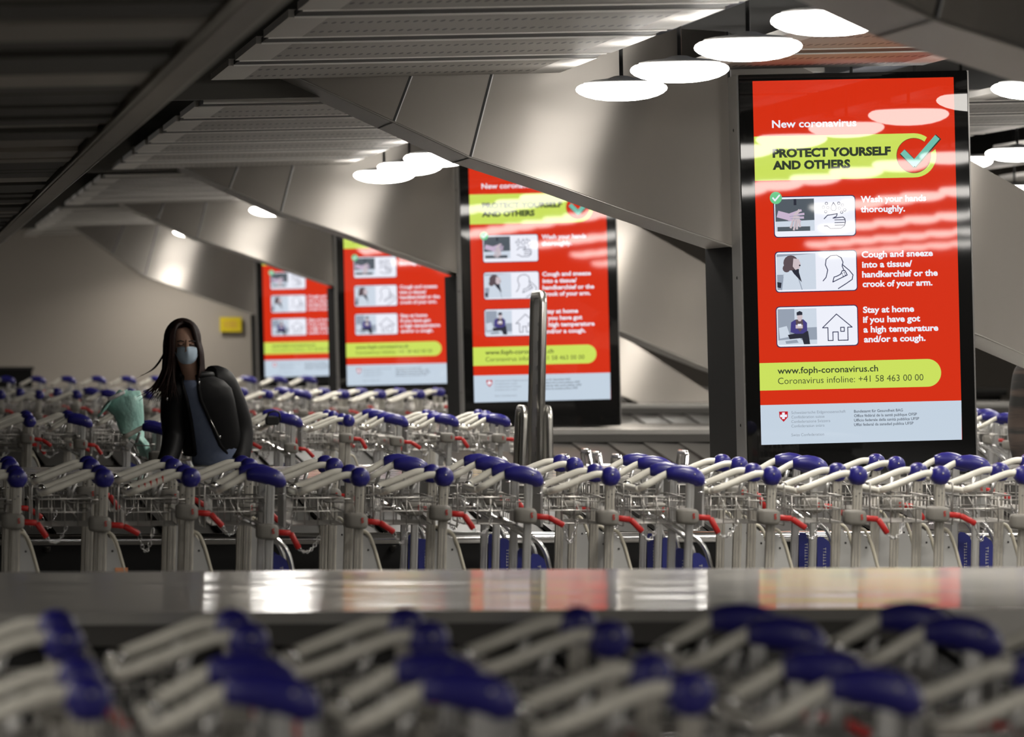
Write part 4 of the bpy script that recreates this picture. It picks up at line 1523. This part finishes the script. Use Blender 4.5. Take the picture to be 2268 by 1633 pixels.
# ================================================================== PERSON AT THE RIGHT EDGE
d2 = 27.6
p2 = lambda px, py, dd=0.0: P(px, py, d2 + dd)
pr = empty('person', (p2(2318, 1040).x, d2, 0))
tag(pr, 'person in dark striped jacket cut off by the right edge of the photo', 'person')
pl = pr.location.copy()
lc = lambda v: Vector(v) - pl
fp = lambda px, dd: Vector((P(px, 1200, d2 + dd).x, d2 + dd, 0))
pose = [
    ('pelvis', p2(2318, 1030), (0.15, 0.11), None), ('waist', p2(2318, 980), (0.14, 0.11), 'pelvis'), ('chest', p2(2318, 890), (0.16, 0.12), 'waist'),
    ('neck0', p2(2320, 806), (0.07, 0.07), 'chest'), ('neck1', p2(2322, 780), (0.052, 0.055), 'neck0'), ('jaw', p2(2322, 756, -0.02), (0.058, 0.07), 'neck1'), ('brow', p2(2322, 722, -0.01), (0.074, 0.09), 'jaw'), ('crown', p2(2322, 692), (0.05, 0.06), 'brow'),
    ('sh_l', p2(2384, 825), 0.065, 'neck0'), ('elbow_l', p2(2396, 945), 0.05, 'sh_l'), ('wrist_l', p2(2390, 1045, -0.1), 0.03, 'elbow_l'),
    ('sh_r', p2(2280, 825), 0.065, 'neck0'), ('elbow_r', p2(2263, 945), 0.05, 'sh_r'), ('wrist_r', p2(2275, 1045, -0.15), 0.03, 'elbow_r'),
    ('hip_l', p2(2340, 1066), 0.095, 'pelvis'), ('knee_l', fp(2342, 0) + Vector((0, -0.02, 0.48)), 0.06, 'hip_l'), ('ank_l', fp(2344, 0.02) + Vector((0, 0, 0.09)), 0.042, 'knee_l'), ('toe_l', fp(2344, -0.13) + Vector((0, 0, 0.035)), 0.033, 'ank_l'),
    ('hip_r', p2(2298, 1066), 0.095, 'pelvis'), ('knee_r', fp(2296, 0) + Vector((0, -0.02, 0.48)), 0.06, 'hip_r'), ('ank_r', fp(2294, 0.02) + Vector((0, 0, 0.09)), 0.042, 'knee_r'), ('toe_r', fp(2294, -0.13) + Vector((0, 0, 0.035)), 0.033, 'ank_r'),
]
figure([(n_, lc(p), r, q) for n_, p, r, q in pose], pr)
b = MB()
def ring2(px, py, a, q, n=24):
    c = lc(p2(px, py))
    return [c + Vector((a * cos(2 * pi * k / n), q * sin(2 * pi * k / n), 0)) for k in range(n)]
b.loft([ring2(2318, 1052, 0.185, 0.145), ring2(2318, 1000, 0.18, 0.14), ring2(2318, 930, 0.178, 0.14), ring2(2318, 860, 0.185, 0.14), ring2(2318, 826, 0.165, 0.115), ring2(2320, 806, 0.085, 0.085)], 'plaid')
limb(b, [lc(p2(*p)) for p in ((2300, 818), (2277, 832), (2266, 885, -0.03), (2259, 945, -0.05), (2262, 990, -0.1), (2272, 1036, -0.14))], [0.075, 0.078, 0.07, 0.064, 0.06, 0.052], 'plaid', 14)
limb(b, [lc(p2(*p)) for p in ((2340, 818), (2384, 832), (2394, 885), (2398, 945), (2395, 990, -0.05), (2390, 1036, -0.1))], [0.075, 0.078, 0.07, 0.064, 0.06, 0.052], 'plaid', 14)
b.obj('jacket', pr)
b = MB()
for px in (2340, 2297):
    limb(b, [lc(p2(px, 1050)), lc(fp(px, -0.02) + Vector((0, 0, 0.48))), lc(fp(px, 0.02) + Vector((0, 0, 0.10)))], [0.108, 0.075, 0.06], 'dark_cloth', 14)
b.obj('trousers', pr)
b = MB(); b.ell(lc(p2(2322, 712, 0.01)), (0.088, 0.105, 0.085), 'hair', 18, 10)
b.obj('hair', pr)

# ================================================================== STEEL HOOP BARRIER AND LOW HOOPS
hd = 28.6
def hoop(b, px_near, px_bot, py_top, py_bot, dep, r, m='steel', depth=hd):
    """inverted U running away from the camera"""
    t = P(px_near, py_top, depth); u = P(px_bot, py_bot, depth)
    u = u + (u - t) * ((u.z - 0.0) / (t.z - u.z))
    c = 0.05
    dn = (u - t).normalized()
    y_ = Vector((0, dep, 0))
    pts = [u, t + dn * c, t + dn * c * 0.3 + Vector((0, c * 0.3, 0)), t + Vector((0, c, 0)), t + y_ - Vector((0, c, 0)), t + y_ + dn * c * 0.3 - Vector((0, c * 0.3, 0)), t + y_ + dn * c, u + y_]
    return pts, t, u


root = empty('hoop_barrier', (P(1190, 1030, hd).x, hd + 0.2, 0))
ro = root.location
b = MB()
pts, t, u = hoop(b, 1203, 1196, 652, 1030, 0.42, 0.021)
b.tube([p - ro for p in pts], 0.022, 'steel', 14)
b.obj('tall_hoop', root)
b = MB()
y_ = Vector((0, 0.05, 0)); e_ = Vector((0, 0.37, 0))
up_ = (t - u).normalized()
q = [u + y_ + up_ * 0.02, u + e_ + up_ * 0.02, t + e_ - up_ * 0.022, t + y_ - up_ * 0.022]
xx = Vector((0.006, 0, 0))
b.hexa([p - ro - xx for p in q] + [p - ro + xx for p in q], 'fascia')
infill = b.obj('infill_panel', root)
b = MB()
for k in range(7):
    c = t - up_ * (0.16 + 0.115 * k) + Vector((-0.0075, 0.2, 0)) - ro
    b.box(c, (0.003, 0.14, 0.05 if k % 2 else 0.02), 'black_metal')
b.obj('slot', infill)
for pa, pb in ((1163, 1158), (1216, 1218)):
    b = MB()
    pts, t2, u2 = hoop(b, pa, pb, 906, 1030, 0.30, 0.02, depth=hd - 0.02)
    b.tube([p - ro for p in pts], 0.019, 'steel', 12)
    b.obj('low_hoop', root)
b = MB(); b.box(Vector((P(1190, 1030, hd).x, hd + 0.2, 0.01)) - ro, (0.34, 0.5, 0.02), 'steel')
b.obj('base_plate', root)
tag(root, 'tall brushed steel hoop barrier standing before the second nearest screen', 'barrier')

for i, (px, py, lx) in enumerate(((1258, 1012, 14), (1306, 1000, 16), (1329, 1006, 14), (1374, 1012, -8), (1522, 1003, -14))):
    dd = 28.2
    t = P(px, py, dd)
    bx = P(px + lx, py + 36, dd).x
    foot = Vector((t.x + (bx - t.x) * 3, dd, 0))
    b = MB()
    y_ = Vector((0, 0.30, 0))
    kn = t.lerp(foot, 0.35)
    pts = [foot, kn, t + Vector((0, 0.0, -0.02)), t + Vector((0, 0.03, 0)), t + y_ - Vector((0, 0.03, 0)), t + y_ + Vector((0, 0, -0.02)), kn + y_, foot + y_]
    off = Vector((foot.x, dd + 0.15, 0))
    b.tube([p - off for p in pts], 0.013, 'chrome', 10)
    o = b.obj('rail_hoop', None, off)
    nm = ['nearest the tall steel barrier', 'second right of the tall barrier', 'third right of the tall barrier', 'fourth right of the tall barrier', 'beside the black pillar of the largest screen'][i]
    tag(o, 'low bent chrome hoop before the plate conveyor, ' + nm, 'hoop', 'low chrome hoops')

# ================================================================== SMALL THINGS AT THE BACK
c = P(511, 719, 65.95)
b = MB(); b.box((0, 0, 0), (0.262, 0.03, 0.178), 'yellow_sign')
for z in (0.03, 0.0, -0.03):
    b.box((0, -0.016, z), (0.17, 0.002, 0.008), 'orange_paper')
o = b.obj('wall_sign', None, c)
tag(o, 'small yellow sign on the beige far wall', 'sign')
a = P(-60, 816, 63.5); e = P(70, 816, 63.5)
b = MB()
b.box((0, 0, a.z / 2), (e.x - a.x, 0.6, a.z), 'kick')
b.box((0, 0, a.z), (e.x - a.x + 0.04, 0.64, 0.03), 'rubber')
o = b.obj('counter', None, ((a.x + e.x) / 2, 63.5, 0))
tag(o, 'black counter against the far wall at the left edge', 'counter')
# black strap bag on a trolley
q = P(603, 932, 30.45)
b = MB()
b.rbox((0, 0, 0), (0.075, 0.10, 0.05), 'dark_cloth', 0.015)
b.tube(smooth_path([(-0.035, -0.04, 0.0), (-0.02, -0.05, 0.045), (0.03, -0.05, 0.05), (0.045, -0.04, 0.0)], 4), 0.005, 'black_metal', 6)
o = b.obj('strap_bundle', None, q)
tag(o, 'black strap bundle on a trolley handle to the right of the woman', 'strap')
